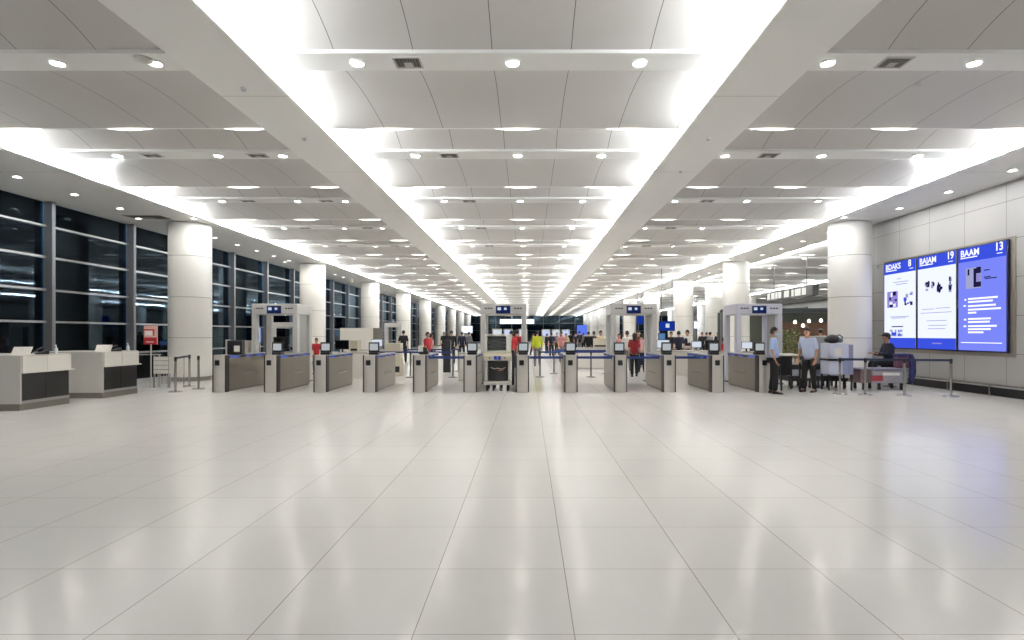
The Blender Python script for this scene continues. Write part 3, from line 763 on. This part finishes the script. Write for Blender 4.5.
# ---------------------------------------------------------------- baggage line on the right
rt = thing('roller_conveyor', 'long low roller conveyor with black legs behind the two officers', 'conveyor', (wx(786, 17.4), 17.2, 0))
Lc = wx(845, 17.4)-wx(786, 17.4)
B().use(mat('conveyor_side', 'a7adb8', .35, .5, noise=.05)).box((0, 0, .36), (Lc, .05, .55), .006).box((0, .75, .36), (Lc, .8, .55), .006).obj('side_rail', rt)
B().use(BLACK).box((0.02, .05, .5), (Lc-.02, .75, .56)).obj('belt', rt)
B().use(DARK).box((.0, -.02, .55), (Lc, .05, .7), .01).obj('upper_guard', rt)
B().use(DARK).box((.0, .04, .2), (Lc, .7, .36)).obj('drive_box', rt)
for q in range(7):
    x = .1+q*(Lc-.2)/6
    B().use(BLACK).box((x-.025, .0, .08), (x+.025, .05, .36)).tube([(x-.02, .025, .05), (x+.02, .025, .05)], .05, 10).obj('leg', rt)
    B().use(BLACK).box((x-.025, .75, 0), (x+.025, .8, .36)).obj('leg', rt)
for q in (.25, 1.15): B().use(WHITE).box((q+.35*q, -.03, .3), (q+.35*q+.4, -.001, .54), .006).obj('side_cover', rt, label='pale rectangular side cover')
xs = wx(821, 17.9)
t = thing('baggage_scanner', 'grey boxy baggage scanner hood standing on the conveyor right of the officers', 'scanner', (xs, 17.25, .56))
B().use(mat('hood_grey', '9a9a9a', .45, noise=.03)).box((-.62, .02, .15), (.2, .78, .98), .03, seg=2).box((-.62, .02, 0), (-.56, .78, .16)).box((.14, .02, 0), (.2, .78, .16)).obj('hood', t)
B().use(BLACK).box((-.56, .03, .0), (.14, .77, .15)).obj('tunnel_curtain', t)
wk = thing('operator_station', 'pale operator desk unit with shelves at the end of the baggage scanner', 'desk', (wx(839, 16.6), 16.45, 0))
PALE = mat('pale_blue_laminate', 'c9cde0', .4, noise=.02)
B().use(PALE).box((-.36, 0, .9), (.2, .5, 1.33), .012).box((-.36, 0, .45), (.02, .5, .84), .01).obj('cabinet', wk)
B().use(mat('station_side', '8c93b4', .4)).box((.2, .02, .45), (.34, .5, 1.3), .01).box((.02, .02, .45), (.2, .5, .84), .01).obj('side_cabinet', wk)
B().use(DARK).box((-.38, -.03, .84), (.06, .5, .9), .006).obj('shelf', wk)
for x in (-.34, .3): B().use(DARK).box((x-.02, .02, 0), (x+.02, .06, .45)).obj('leg', wk); B().use(DARK).box((x-.02, .44, 0), (x+.02, .48, .45)).obj('leg', wk)
B().use(WHITE).box((-.2, -.006, .98), (-.02, 0, 1.2)).obj('notice', wk)
hb = thing('handbag', 'dark bag lying on top of the pale operator desk unit', 'bag', (wx(836, 16.6), 16.55, 1.355))
B().use(mat('bag_black', '17171a', .5, noise=.2, bump=.4)).ell((-.05, .15, .1), (.2, .14, .13)).ell((-.16, .15, .08), (.12, .12, .08)).obj('body', hb)
B().use(mat('bag_strap_grey', '5d6b70', .5)).tube([(.02, .1, .18), (.1, .05, .22), (.18, .05, .16), (.2, .08, .04)], .022, 8).box((.1, .02, .0), (.2, .2, .12), .03).obj('strap', hb)
# steel chest / trolley where the officer sits
ch = thing('equipment_trolley', 'low silver and red equipment trolley under the seated officer', 'trolley', (wx(860, 16.6), 16.55, 0))
Wt = wx(907, 16.6)-wx(860, 16.6)
B().use(mat('trolley_silver', 'a7a6ad', .35, .5, noise=.06)).box((.32, 0, .2), (Wt, .6, .56), .015).obj('chest', ch)
B().use(mat('trolley_side', '7b6464', .5, noise=.1)).box((0, 0.02, .2), (.32, .6, .58), .01).obj('end_box', ch)
B().use(mat('red_label', 'a0343c', .5)).box((.3, -.012, .26), (.62, 0, .42), .004).obj('red_panel', ch)
B().use(PAPERW).box((.62, -.012, .42), (1.1, 0, .5)).obj('label_plate', ch)
B().use(mat('lid', '8d8ba2', .35, .3)).box((-.02, -.03, .58), (Wt+.02, .63, .62), .008).box((.3,0,.56),(.34,.6,.58)).box((Wt-.04,0,.56),(Wt,.6,.58)).obj('lid', ch)
for x in (.12, .55, Wt-.15):
    for y in (.07, .52): B().use(BLACK).tube([(x-.02, y, .06), (x+.02, y, .06)], .06, 12).box((x-.03, y-.03, .06), (x+.03, y+.03, .2)).obj('castor', ch)
bp = thing('backpack', 'red and blue bag standing on the trolley behind the seated officer', 'bag', (wx(908.5, 16.7)-.02, 16.78, .615))
B().use(mat('bag_mauve', '6b3d52', .6, noise=.15)).box((-.2, 0, .0), (.17, .3, .38), .06, seg=3).obj('body', bp)
B().use(mat('bag_navy', '1f2558', .6)).box((-.21, -.01, .3), (.18, .31, .42), .04, seg=2).obj('flap', bp)
B().use(mat('bag_navy', '1f2558', .6)).tube([(.2, .05, .4), (.27, .0, .2), (.25, -.02, .02)], .025, 8).obj('strap', bp)
jk = thing('hanging_jacket', 'dark blue jacket hanging down the end of the trolley by the wall', 'jacket', (wx(912, 16.4), 16.5, 0))
B().use(mat('jacket_blue', '1b2152', .7, noise=.25, nscale=6, bump=.4)).loft([[Vector((a*math.cos(2*PI*k/12)*q+ox, .07*math.sin(2*PI*k/12)*q, z)) for k in range(12)] for z, a, q, ox in ((.2, .02, 1, .04), (.3, .06, 1, .05), (.5, .1, 1, .08), (.7, .09, 1, .08), (.9, .06, 1, .05), (1.02, .03, 1, -.0))]).obj('cloth', jk)

# ---------------------------------------------------------------- hanging sign box and side hall
hs = thing('hanging_sign', 'dark hanging sign box with lit white windows, right of the columns', 'sign', (13.5, 27.6, 3.42))
B().use(mat('sign_box', '3e3c3d', .5)).box((0, 0, 0), (.3, 5.4, .54), .01).obj('housing', hs)
for i, (a, b_) in enumerate([(.12*5.4, .2*5.4), (.22*5.4, .34*5.4), (.36*5.4, .41*5.4), (.46*5.4, .57*5.4), (.63*5.4, .7*5.4), (.715*5.4, .77*5.4), (.785*5.4, .87*5.4), (.9*5.4, .965*5.4)]):
    B().use(emis('sign_window', 'f2f3ea', .9)).box((-.012, a+.02, .1), (-.001, b_, .44)).obj('lit_patch', hs)
for y in (.9, 4.7): B().use(DARK).tube([(.15, y, .54), (.15, y, 2.1)], .015, 8).obj('hanger', hs)

kf = thing('shop_unit', 'brown fronted shop with dark open canopy beyond the right portal', 'shop', (15.5, 34, 0))
B().use(mat('shop_brown', '6d5040', .6, noise=.35, nscale=2.5)).box((1.0, 4, 0), (10, 4.2, 2.35)).obj('back_wall', kf)
B().use(mat('shop_green', '464a42', .6, noise=.1)).box((-3, 4.2, 0), (12, 4.4, 3.0)).obj('upper_wall', kf)
cn = B().use(mat('truss', '34383c', .5))
for q in range(5): cn.box((-3, -.1+q*1.0, 3.0), (11, .0+q*1.0, 3.1))
for q in range(8): cn.box((-2.9+q*1.8, -.1, 3.1), (-2.8+q*1.8, 4.1, 3.2))
cn.obj('canopy', kf)
for x, y in ((-2.9, 0), (10.9, 0), (-2.9, 4), (10.9, 4)): B().use(ALUD).box((x-.06, y-.1, 0), (x+.06, y+.0, 3.0)).obj('post', kf)
for i, (px, py) in enumerate(((803, 325.5), (809, 321), (821, 320.5), (795, 322))):
    D = 33.95
    pl = thing('pendant_lamp', '%s small bright pendant lamp hanging from the shop canopy' % ORD[i], 'lamp', (wx(px, D), D, wz(py, D)), 0, 'pendant lamps of the shop')
    B().use(emis('pendant_glow', 'fff6e6', 4)).lathe([(.05, -.1), (.09, -.05), (.07, .07), (.03, .1)], seg=12).obj('shade', pl)
    B().use(DARK).tube([(0, 0, .1), (0, 0, 3.0-wz(py, D))], .008, 6).obj('cord', pl)
LEAF = mat('leaf', '6d7f45', .6, noise=.4, nscale=6)
for i, (px, D) in enumerate(((774, 24.2), (785.5, 26.2), (795, 24.3))):
    p = thing('potted_plant', 'leafy green potted plant, %s from the left behind the officers' % ORD[i], 'plant', (wx(px, D), D, 0), 0, 'potted plants behind the officers')
    B().use(GREYP).lathe([(.14, 0), (.19, .4), (.2, .42), (.17, .42), (.17, .38)], seg=16).obj('pot', p)
    B().use(mat('stem', '4a3a25', .7)).tube([(0, 0, .38), (.02, 0, .8), (0, .02, 1.2)], .02, 6).obj('stem', p)
    b = B().use(LEAF); rr = random.Random(i)
    for q in range(420):
        a = rr.uniform(0, 2*PI); z = rr.uniform(.55, 1.75); r = rr.uniform(.02, .3)*(1-abs(z-1.15)/1.0); L = rr.uniform(.1, .2)
        c = Vector((r*math.cos(a), r*math.sin(a), z)); d = Vector((math.cos(a), math.sin(a), rr.uniform(-.3, .7))).normalized(); s = d.cross(Vector((0, 0, 1))).normalized()*L*.25
        vs = [b.bm.verts.new(v) for v in (c, c+d*L*.5+s, c+d*L, c+d*L*.5-s)]; b.bm.faces.new(vs)
    b.obj('foliage', p)
# lit displays and boards in the distance
def board(px, py, w_, h_, D, m, label, stand=False, inner=False):
    w_ = w_*D/FPX; h_ = h_*D/FPX; z = wz(py, D)
    t = thing('information_screen', label, 'display', (wx(px, D), D, z), 0, 'distant lit screens')
    B().use(mat('board_frame', '141a2c', .4)).box((-w_/2-.03, 0, -h_/2-.03), (w_/2+.03, .1, h_/2+.03), .008).obj('frame', t)
    B().use(m).box((-w_/2, -.006, -h_/2), (w_/2, -.001, h_/2)).obj('screen', t)
    if inner: B().use(SCRW).box((-.08, -.01, -.1), (.14, -.0065, .14)).obj('lit_patch', t)
    if stand: B().use(ALUD).box((-.04, .02, -z), (.04, .08, -h_/2-.03)).obj('post', t)
    else:
        for sx in (-1, 1): B().use(ALUD).tube([(sx*w_*.35, .05, h_/2), (sx*w_*.35, .05, ZB-z)], .02, 6).obj('hanger', t)
board(467, 329.5, 11, 7, 99.9, emis('far_white', 'dfe6ff', 1.3), 'large pale lit screen hung left of the centre aisle at the far end')
board(517, 321.5, 34, 4.5, 112.9, emis('far_bar', 'eef2ff', 2.2), 'long pale ceiling light bar hanging across the far end, seen through the central portal')  # a far ceiling light, built from the screen parts
board(582, 330, 10, 10, 100, emis('far_blue', '5d7be8', .9), 'blue lit screen right of the centre aisle at the far end', True)
board(667, 326, 15, 9, 34.64, DISP, 'dark blue screen between the third and fourth right columns', inner=True)
board(697, 325, 6, 7, 60.75, emis('far_white', 'dfe6ff', 1.3), 'small white lit screen between right columns')
board(662, 338, 6, 9, 27, emis('poster_sky', '6fa0d8', .5), 'small light blue standing poster right of the third portal', True)
board(640, 320, 6, 8, 52.05, DISP, 'narrow blue board seen through the third portal')
board(231.5, 343, 8, 4.5, 24.5, emis('pale_blue_screen', '9fb6f0', 1.0), 'pale blue lit screen by the windows left of the leftmost portal', True)
board(259, 335, 3, 15, 24, emis('pale_blue_screen', '9fb6f0', 1.0), 'tall narrow pale lit panel seen inside the leftmost portal', True)
# kiosks standing along the far end
for i, px in enumerate((497, 508, 523, 546, 556, 566, 600)):
    D = 88+3*i; h = 2.4
    k = thing('kiosk', '%s from the left of the pale kiosks at the far end of the hall' % ORD[i], 'kiosk', (wx(px, D), D, 0), 0, 'kiosks at the far end')
    B().use(GREYP).box((-.7, 0, 0), (.7, .9, h), .02).obj('housing', k)
    B().use(emis('kiosk_glow', 'c3d2f5', .9) if i % 2 else SCRW).box((-.55, -.01, 1.3), (.55, 0, 2.2)).obj('screen', k)
# far shop wall on the outer side of the side hall
B().use(mat('shop_wall', '8a8780', .5, noise=.1)).box((33.8, 21, 0), (34, YF, 6.2)).obj('wall_side_hall', kind='structure')
for i in range(6):
    y = 40+i*13
    s = thing('shop', '%s shop front along the outer wall of the side hall' % ORD[i], 'shop', (33.2, y, 0), 0, 'shop fronts of the side hall')
    B().use(mat('shop_dark', '2a3038', .4)).box((0, 0, 2.6), (.55, 11, 3.4), .02).obj('fascia', s)
    B().use(DISP).box((-.03, 3, 2.8), (-.001, 8, 3.2)).obj('lit_sign', s)
    B().use(mat('shop_inner', '4b545c', .5)).box((.2, .2, 0), (.5, 10.8, 2.6)).obj('window_front', s)

# ---------------------------------------------------------------- people
def skin_mesh(chains, mats, sub=1):
    """chains: list of lists of (pos, (rx, ry)); consecutive vertices joined; shared first vertices are merged by position"""
    me = bpy.data.meshes.new('s'); vs, es, rad, idx = [], [], [], {}
    for ch in chains:
        prev = None
        for p, r in ch:
            key = tuple(round(q, 4) for q in p)
            if key not in idx: idx[key] = len(vs); vs.append(p); rad.append(r if isinstance(r, tuple) else (r, r))
            i = idx[key]
            if prev is not None and prev != i: es.append((prev, i))
            prev = i
    me.from_pydata(vs, es, []); o = bpy.data.objects.new('s', me); COL.objects.link(o)
    md = o.modifiers.new('k', 'SKIN'); md.use_smooth_shade = True
    for i, r in enumerate(rad): me.skin_vertices[0].data[i].radius = r
    me.skin_vertices[0].data[0].use_root = True
    sb = o.modifiers.new('u', 'SUBSURF'); sb.levels = sub; sb.render_levels = sub
    out = bpy.data.meshes.new_from_object(o.evaluated_get(bpy.context.evaluated_depsgraph_get()))
    bpy.data.objects.remove(o); bpy.data.meshes.remove(me); out.materials.clear()
    for m in mats: out.materials.append(m)
    return out
def V(*a): return Vector(a)
def person(x, y, rz, label, shirt, trous, hairm=HAIR, h=1.72, skinm=SKIN, pose='stand', long_hair=False, cap=False, mask=False, fine=False, z=0, coat=False, lean=0, vest=None, belt=False):
    """local frame: faces -y"""
    s = h/1.72
    t = thing('person', label, 'person', (x, y, z), rz)
    def leg(side, knee, ank, hip=None):
        return dict(hip=V(side*.095, 0, .9), knee=V(*knee), ank=V(*ank))
    if pose == 'sit':
        hipz = .12; base = V(0, 0, hipz)
        legs = [[V(sx*.1, 0, .12), V(sx*.13, -.42, .14), V(sx*.13, -.44, -.28)] for sx in (-1, 1)]; up = hipz-.93
    else:
        o_ = {'stand': (0, 0), 'walk': (.16, -.18), 'relax': (.05, -.06)}.get(pose, (0, 0))
        legs = [[V(sx*.09, 0, .9), V(sx*.105, -.02+o_[i]*-.5, .49), V(sx*.12, .02+o_[i]*-1, .085)] for i, sx in enumerate((-1, 1))]; up = 0
    L = math.sin(lean); 
    def T(px, py, pz): # torso points with forward lean about the hips
        dz = pz-.93; return V(px, py-dz*L, .93+dz*math.cos(lean)+up)
    sh = [T(sx*.175, .01, 1.41) for sx in (-1, 1)]
    arms = []
    for i, sx in enumerate((-1, 1)):
        if fine == 'reach' : el, wr = (sh[i]+V(sx*.05, -.1, -.27), sh[i]+V(-sx*.02, -.34, -.33)) if i == 0 else (sh[i]+V(sx*.05, .02, -.29), sh[i]+V(sx*.03, -.1, -.52))
        elif pose == 'sit': el, wr = sh[i]+V(sx*.06, -.08, -.26), sh[i]+V(-sx*.05, -.33, -.22)
        elif pose == 'walk': el, wr = sh[i]+V(sx*.05, .05*sx, -.29), sh[i]+V(sx*.05, -.1+.1*sx, -.52)
        else: el, wr = sh[i]+V(sx*.06, .03, -.29), sh[i]+V(sx*.05, -.06, -.53)
        arms.append((el, wr))
    neck = T(0, .0, 1.48); hb = T(0, -.012, 1.56); ht = T(0, -.005, 1.63)
    pel, wai, che = T(0, 0, .95), T(0, 0, 1.12), T(0, 0, 1.33)
    if pose == 'sit': pel = V(0, 0, .13)
    def sc(v): return tuple(v*s)
    chains = [[(sc(pel), (.11*s, .08*s)), (sc(wai), (.1*s, .07*s)), (sc(che), (.12*s, .08*s)), (sc(neck), .052*s), (sc(hb), .06*s), (sc(ht), .06*s)]]
    for i in range(2):
        chains.append([(sc(che), (.12*s, .08*s)), (sc(sh[i]), .045*s), (sc(arms[i][0]), .04*s), (sc(arms[i][1]), .026*s)])
        d = V(0, -1, 0)
        toe = legs[i][2]+V(0, -.15, -.05)
        chains.append([(sc(pel), (.11*s, .08*s)), (sc(legs[i][0]), .065*s), (sc(legs[i][1]), .045*s), (sc(legs[i][2]), .03*s), (sc(toe), .03*s)])
    body = skin_mesh(chains, [skinm])
    # head, face, hands are joined into the same mesh
    b = B(); b.bm.from_mesh(body); b.m = [skinm]; bpy.data.meshes.remove(body)
    for f in b.bm.faces: f.smooth = True
    hc = (T(0, -.015, 1.625))*s; b.use(skinm)
    seg = 16; rings = []
    for i in range(13):
        a = PI*i/12; zz = math.cos(a)*.118; q = math.sin(a)
        wj = (1-.28*max(0, -zz/.118)**1.3)
        rings.append([hc+s*V(.077*wj*max(q, .03)*math.cos(2*PI*k/seg), .094*max(q, .03)*math.sin(2*PI*k/seg)*(1 if math.sin(2*PI*k/seg) > 0 else .93), zz) for k in range(seg)])
    b.loft(rings[::-1])
    b.tube([hc+s*V(0, -.086, .01), hc+s*V(0, -.104, -.025), hc+s*V(0, -.088, -.035)], [.008*s, .014*s, .008*s], 6)
    for sx in (-1, 1): b.ell(hc+s*V(sx*.079, .005, -.01), (.01*s, .02*s, .03*s), 8, 5)
    b.use(mat('eye_dark', '1a1414', .3))
    for sx in (-1, 1): b.ell(hc+s*V(sx*.03, -.083, .008), (.012*s, .006*s, .006*s), 8, 4)
    b.use(mat('lips', '8a4a44', .5)).ell(hc+s*V(0, -.079, -.062), (.022*s, .008*s, .006*s), 8, 4)
    b.use(skinm)
    for i, sx in enumerate((-1, 1)):
        el, wr = arms[i]; d = (wr-el).normalized(); side = d.cross(V(0, 1, 0) if abs(d.y) < .8 else V(0, 0, 1)).normalized()
        p0 = wr*s; p1 = (wr+d*.085)*s
        nrm = side.cross(d).normalized()
        R = []
        for q, wd in ((0, .024), (.3, .034), (.8, .04), (1, .036)):
            c = p0+(p1-p0)*q; R.append([c+s*(side*wd*math.cos(2*PI*k/8)+nrm*.014*math.sin(2*PI*k/8)) for k in range(8)])
        b.loft(R)
        for j, (off, ln) in enumerate(((-.03, .068), (-.01, .078), (.01, .073), (.029, .056))):
            a = p1+side*off*s; k1 = a+(d*ln*.5-nrm*.008)*s; k2 = a+(d*ln-nrm*.03)*s
            b.tube([a-d*.01*s, k1, k2], [.0095*s, .0085*s, .0065*s], 6)
        th = p0+(p1-p0)*.25+side*(-sx*.03)*s if False else p0+(p1-p0)*.3+side*.032*s
        b.tube([th, th+(side*.025+d*.03)*s, th+(side*.03+d*.06-nrm*.01)*s], [.011*s, .01*s, .007*s], 6)
    b.obj('body', t)
    # clothing
    g = .03
    ch = [[(sc(T(0, 0, .83) if pose != 'sit' else V(0, 0, .06)), ((.155+g)*s, (.118+g)*s)), (sc(wai), ((.14+g)*s, (.1+g)*s)), (sc(che), ((.155+g)*s, (.108+g)*s)), (sc(T(0, .0, 1.455)), (.068*s, .062*s))]]
    for i in range(2):
        if coat: ch.append([(sc(che), ((.155+g)*s, (.108+g)*s)), (sc(sh[i]), .082*s), (sc(arms[i][0]), .066*s), (sc(arms[i][1]-(arms[i][1]-arms[i][0])*.06), .042*s)])
        else: ch.append([(sc(che), ((.155+g)*s, (.108+g)*s)), (sc(sh[i]), .08*s), (sc(sh[i]+(arms[i][0]-sh[i])*.95), .064*s)])
    me = skin_mesh(ch, [shirt]); o = bpy.data.objects.new('jacket' if coat else 'shirt', me); COL.objects.link(o); o.parent = t
    if vest:
        vch = [[(sc(T(0, 0, .98)), ((.15+.05)*s, (.11+.05)*s)), (sc(wai), ((.14+.05)*s, (.1+.05)*s)), (sc(che), ((.155+.045)*s, (.108+.03)*s)), (sc(T(0, 0, 1.42)), (.1*s, .08*s))]]
        o = bpy.data.objects.new('vest', skin_mesh(vch, [vest])); COL.objects.link(o); o.parent = t
    ch = []
    top = (sc(T(0, 0, 1.0) if pose != 'sit' else V(0, 0, .16)), ((.17)*s, (.13)*s))
    for i in range(2):
        k_ = legs[i]; ch.append([top, (sc(k_[0]-V(0, 0, .03 if pose != 'sit' else 0)), .112*s), (sc(k_[1]), .086*s), (sc(k_[2]-V(0, 0, .03)), .07*s)])
    o = bpy.data.objects.new('trousers', skin_mesh(ch, [trous])); COL.objects.link(o); o.parent = t
    for i in range(2):
        a = legs[i][2]*s; sh_ = B().use(BLACK)
        fl = a.z-.085*s
        R = []
        for yy, wd, hh in ((.06, .03, .05), (.04, .042, .085), (-.03, .042, .085), (-.1, .047, .06), (-.17, .042, .045), (-.2, .025, .03)):
            R.append([V(a.x+s*wd*math.cos(2*PI*k/10), a.y+yy*s, fl+s*hh*(.5+.5*math.sin(2*PI*k/10))) for k in range(10)])
        sh_.loft(R).obj('shoe', t)
    hr = B().use(hairm)
    R = []
    for i in range(9):
        a = .02+(PI*.62)*i/8; q = math.sin(a)
        ring = []
        for k in range(16):
            th = 2*PI*k/16; yy = math.sin(th); zz = math.cos(a)*.13
            if yy < 0 and zz < .045: zz = .045+.0*zz + (zz-.045)*(1+yy)**3*.9
            ring.append(hc+s*V(.086*q*math.cos(th), (.103 if yy > 0 else .1)*q*yy+.006, zz))
        R.append(ring)
    hr.loft(R)
    if long_hair: hr.loft([[hc+s*V(.075*math.cos(PI*k/7)*w_, .06+.05*math.sin(PI*k/7), zz) for k in range(8)]+[hc+s*V(.07*math.cos(PI*(7-k)/7)*w_, .05, zz) for k in range(8)] for zz, w_ in ((.06, 1), (-.05, 1.05), (-.15, 1), (-.24, .7))])
    hr.obj('hair', t)
    if cap:
        c = B().use(BLACK).ell(hc+s*V(0, .005, .035), (.092*s, .11*s, .1*s), 16, 7, 0, PI/2)
        R = [[hc+s*V(.06*math.cos(PI*k/8), -.09-.09*math.sin(PI*k/8)*1, .04+dz) for k in range(9)] for dz in (0, .01)]
        c.loft(R).obj('cap', t)
    if mask:
        R = []
        for zz, w_, dy in ((-.01, .05, -.092), (-.035, .058, -.103), (-.075, .052, -.098), (-.1, .03, -.075)):
            R.append([hc+s*V(w_*1.15*math.sin(a), dy*math.cos(a)*1.02, zz) for a in [PI*(-.5+k/8)*.92 for k in range(9)]])
        B().use(MASK).loft(R, caps=False, closed=False).obj('face_mask', t)
    if belt:
        B().use(BLACK).loft([[sc(T(.175*math.cos(2*PI*k/16), .135*math.sin(2*PI*k/16), zz)) for k in range(16)] for zz in (.955, .995)]).obj('belt', t)
    return t
def cloth(n, c): return mat('cloth_'+n, c, .85, noise=.12, nscale=14)
LB, NV, BK, RD, WH = cloth('light_blue', 'a9c0ea'), cloth('navy', '191e33'), cloth('black', '101013'), cloth('red', 'b1262f'), cloth('white', 'd8d6d4')
PK, BG, GR, HV = cloth('pink', 'c5868a'), cloth('beige', 'b6a484'), cloth('grey', '6d6c70'), mat('cloth_hivis', 'c6cf2e', .7, emit=0)
person(wx(773.5, 15.62), 15.6, PI*.36, 'officer in light blue shirt and mask by the rightmost turnstile, facing right', LB, BK, mask=True, pose='relax', h=1.76)
person(wx(808, 16.1), 16.05, -PI*.3, 'officer in pale shirt with dark trousers and head bowed, facing left beside the conveyor', cloth('pale_blue', 'c3cdea'), BK, pose='relax', h=1.76, lean=.12)
st = thing('stool', 'dark stool under the seated officer in the cap', 'stool', (wx(890.5, 17.7), 17.75, 0))
B().use(DARK).lathe([(.17, .47), (.18, .49), (.18, .51), (.16, .52)], seg=20).obj('seat', st)
B().use(DARK).tube([(0, 0, .03), (0, 0, .47)], .03, 10).obj('pole', st)
B().use(DARK).lathe([(.2, 0), (.2, .015), (.05, .04)], seg=20).obj('base', st)
person(wx(890.5, 17.7), 17.75, -PI*.55, 'officer in black jacket and cap seated behind the equipment trolley', NV, BK, pose='sit', cap=True, coat=True, z=.58, h=1.95, lean=.1)
def crowd(px, D, lab, sh_, tr, rz=0, **k): person(wx(px, D), D, rz, lab, sh_, tr, **k)
crowd(427.5, 24.2, 'person in a red top behind the fifth turnstile pedestal', RD, GR, 1.2, pose='walk', h=1.66)
crowd(430.8, 25.6, 'person in a pink top standing close behind the red-topped person', PK, NV, 2.2, h=1.6)
crowd(403.5, 32, 'person in black left of the fifth turnstile, beside a column', BK, BK, PI, h=1.78)
crowd(451.5, 31, 'broad person in a black coat left of the central portal', BK, BK, PI, coat=True, h=1.76)
crowd(462, 37, 'person in navy coat walking away, left of the central portal', NV, BK, PI, coat=True, pose='walk')
crowd(469, 40, 'person in dark grey coat nearest the central portal on its left', GR, BK, 2.6, coat=True)
crowd(444, 42, 'distant dark-dressed person beside the fifth left column', BK, NV, 0)
crowd(511.3, 22.8, 'person in a bright red shirt seen just right of the central scanner', RD, NV, PI, h=1.7)
crowd(517, 24.6, 'person in a dark red shirt beside the bright red-shirted one', cloth('dark_red', '8c1f26'), BK, PI*.8, h=1.76)
crowd(537.3, 29, 'person in a yellow high-visibility vest in the centre aisle', HV, GR, PI, vest=HV, h=1.74, coat=True)
for i, (px, D, a, c) in enumerate([(533, 44, BK, NV), (547, 48, BK, BK), (551.5, 41, NV, BK), (557, 45, GR, BK), (561.5, 33, PK, GR), (566, 38, BG, BK), (571, 47, BK, BK), (575.5, 52, NV, BK), (579.5, 46, BK, GR), (583.5, 50, GR, BK)]):
    crowd(px, D, 'distant traveller in the centre aisle crowd, %s from its left, right of the yellow vest' % ORD[i] if i else 'distant dark-dressed traveller just left of the yellow vest', a, c, random.uniform(0, 6), coat=bool(i % 2), h=random.uniform(1.6, 1.8), pose=('walk', 'stand')[i % 2])
crowd(588.5, 33, 'person in black, left one of a pair behind the eighth turnstile', BK, BK, PI, coat=True, h=1.72)
crowd(594, 32, 'person in black, right one of a pair behind the eighth turnstile', BK, NV, PI, coat=True, h=1.74)
crowd(600.5, 30, 'person in a beige shirt left of the third portal', BG, GR, .6, h=1.76)
crowd(619, 27, 'person in a pink top seen left inside the third portal', PK, GR, .5, h=1.6)
crowd(627.3, 25.5, 'person in a white shirt with dark hair seen inside the third portal', WH, GR, PI, h=1.72)
crowd(634.3, 21.9, 'person in dark red shirt and long black trousers walking through the ninth lane', cloth('dark_red', '8c1f26'), BK, PI, h=1.62, pose='walk', long_hair=True)
crowd(638.5, 28, 'dark-haired person in brown behind the dark red shirt', cloth('brown', '6a4438'), BK, 0, h=1.74)
crowd(641.5, 24.3, 'person in a pale pink shirt right of the dark red shirt', cloth('pale_pink', 'd3a6a6'), NV, PI, h=1.6)
crowd(671, 29, 'person in black behind the tenth turnstile pedestal', BK, BK, 0, h=1.7)
crowd(678.8, 26, 'person in navy standing in front of the third right column', NV, NV, PI, h=1.72)
crowd(687.5, 26.5, 'officer in white shirt and dark vest right of the third right column', WH, BK, -1.2, vest=NV, h=1.76)
for i, (px, D) in enumerate(((702, 38), (706.5, 41), (710, 36.5), (718, 39), (725, 19.5))):
    if i < 4: crowd(px, D, 'dark-dressed person between the right columns, %s from the left' % ORD[i], (BK, NV, GR, BK)[i], BK, i, h=1.7)
crowd(724, 22.4, 'small person in a red top with dark hair by the second right column', RD, NV, 1, h=1.45)
crowd(820.3, 24, 'dark-haired person in brown behind the baggage scanner', cloth('brown', '6a4438'), BK, PI, h=1.8)
crowd(303.5, 21.6, 'short person in a mauve coat right of the leftmost portal', cloth('mauve', '8f6f78'), GR, 0, h=1.38, coat=True, long_hair=True)
crowd(316.5, 23.5, 'short person in red behind the third turnstile pedestal', RD, GR, 0, h=1.42)
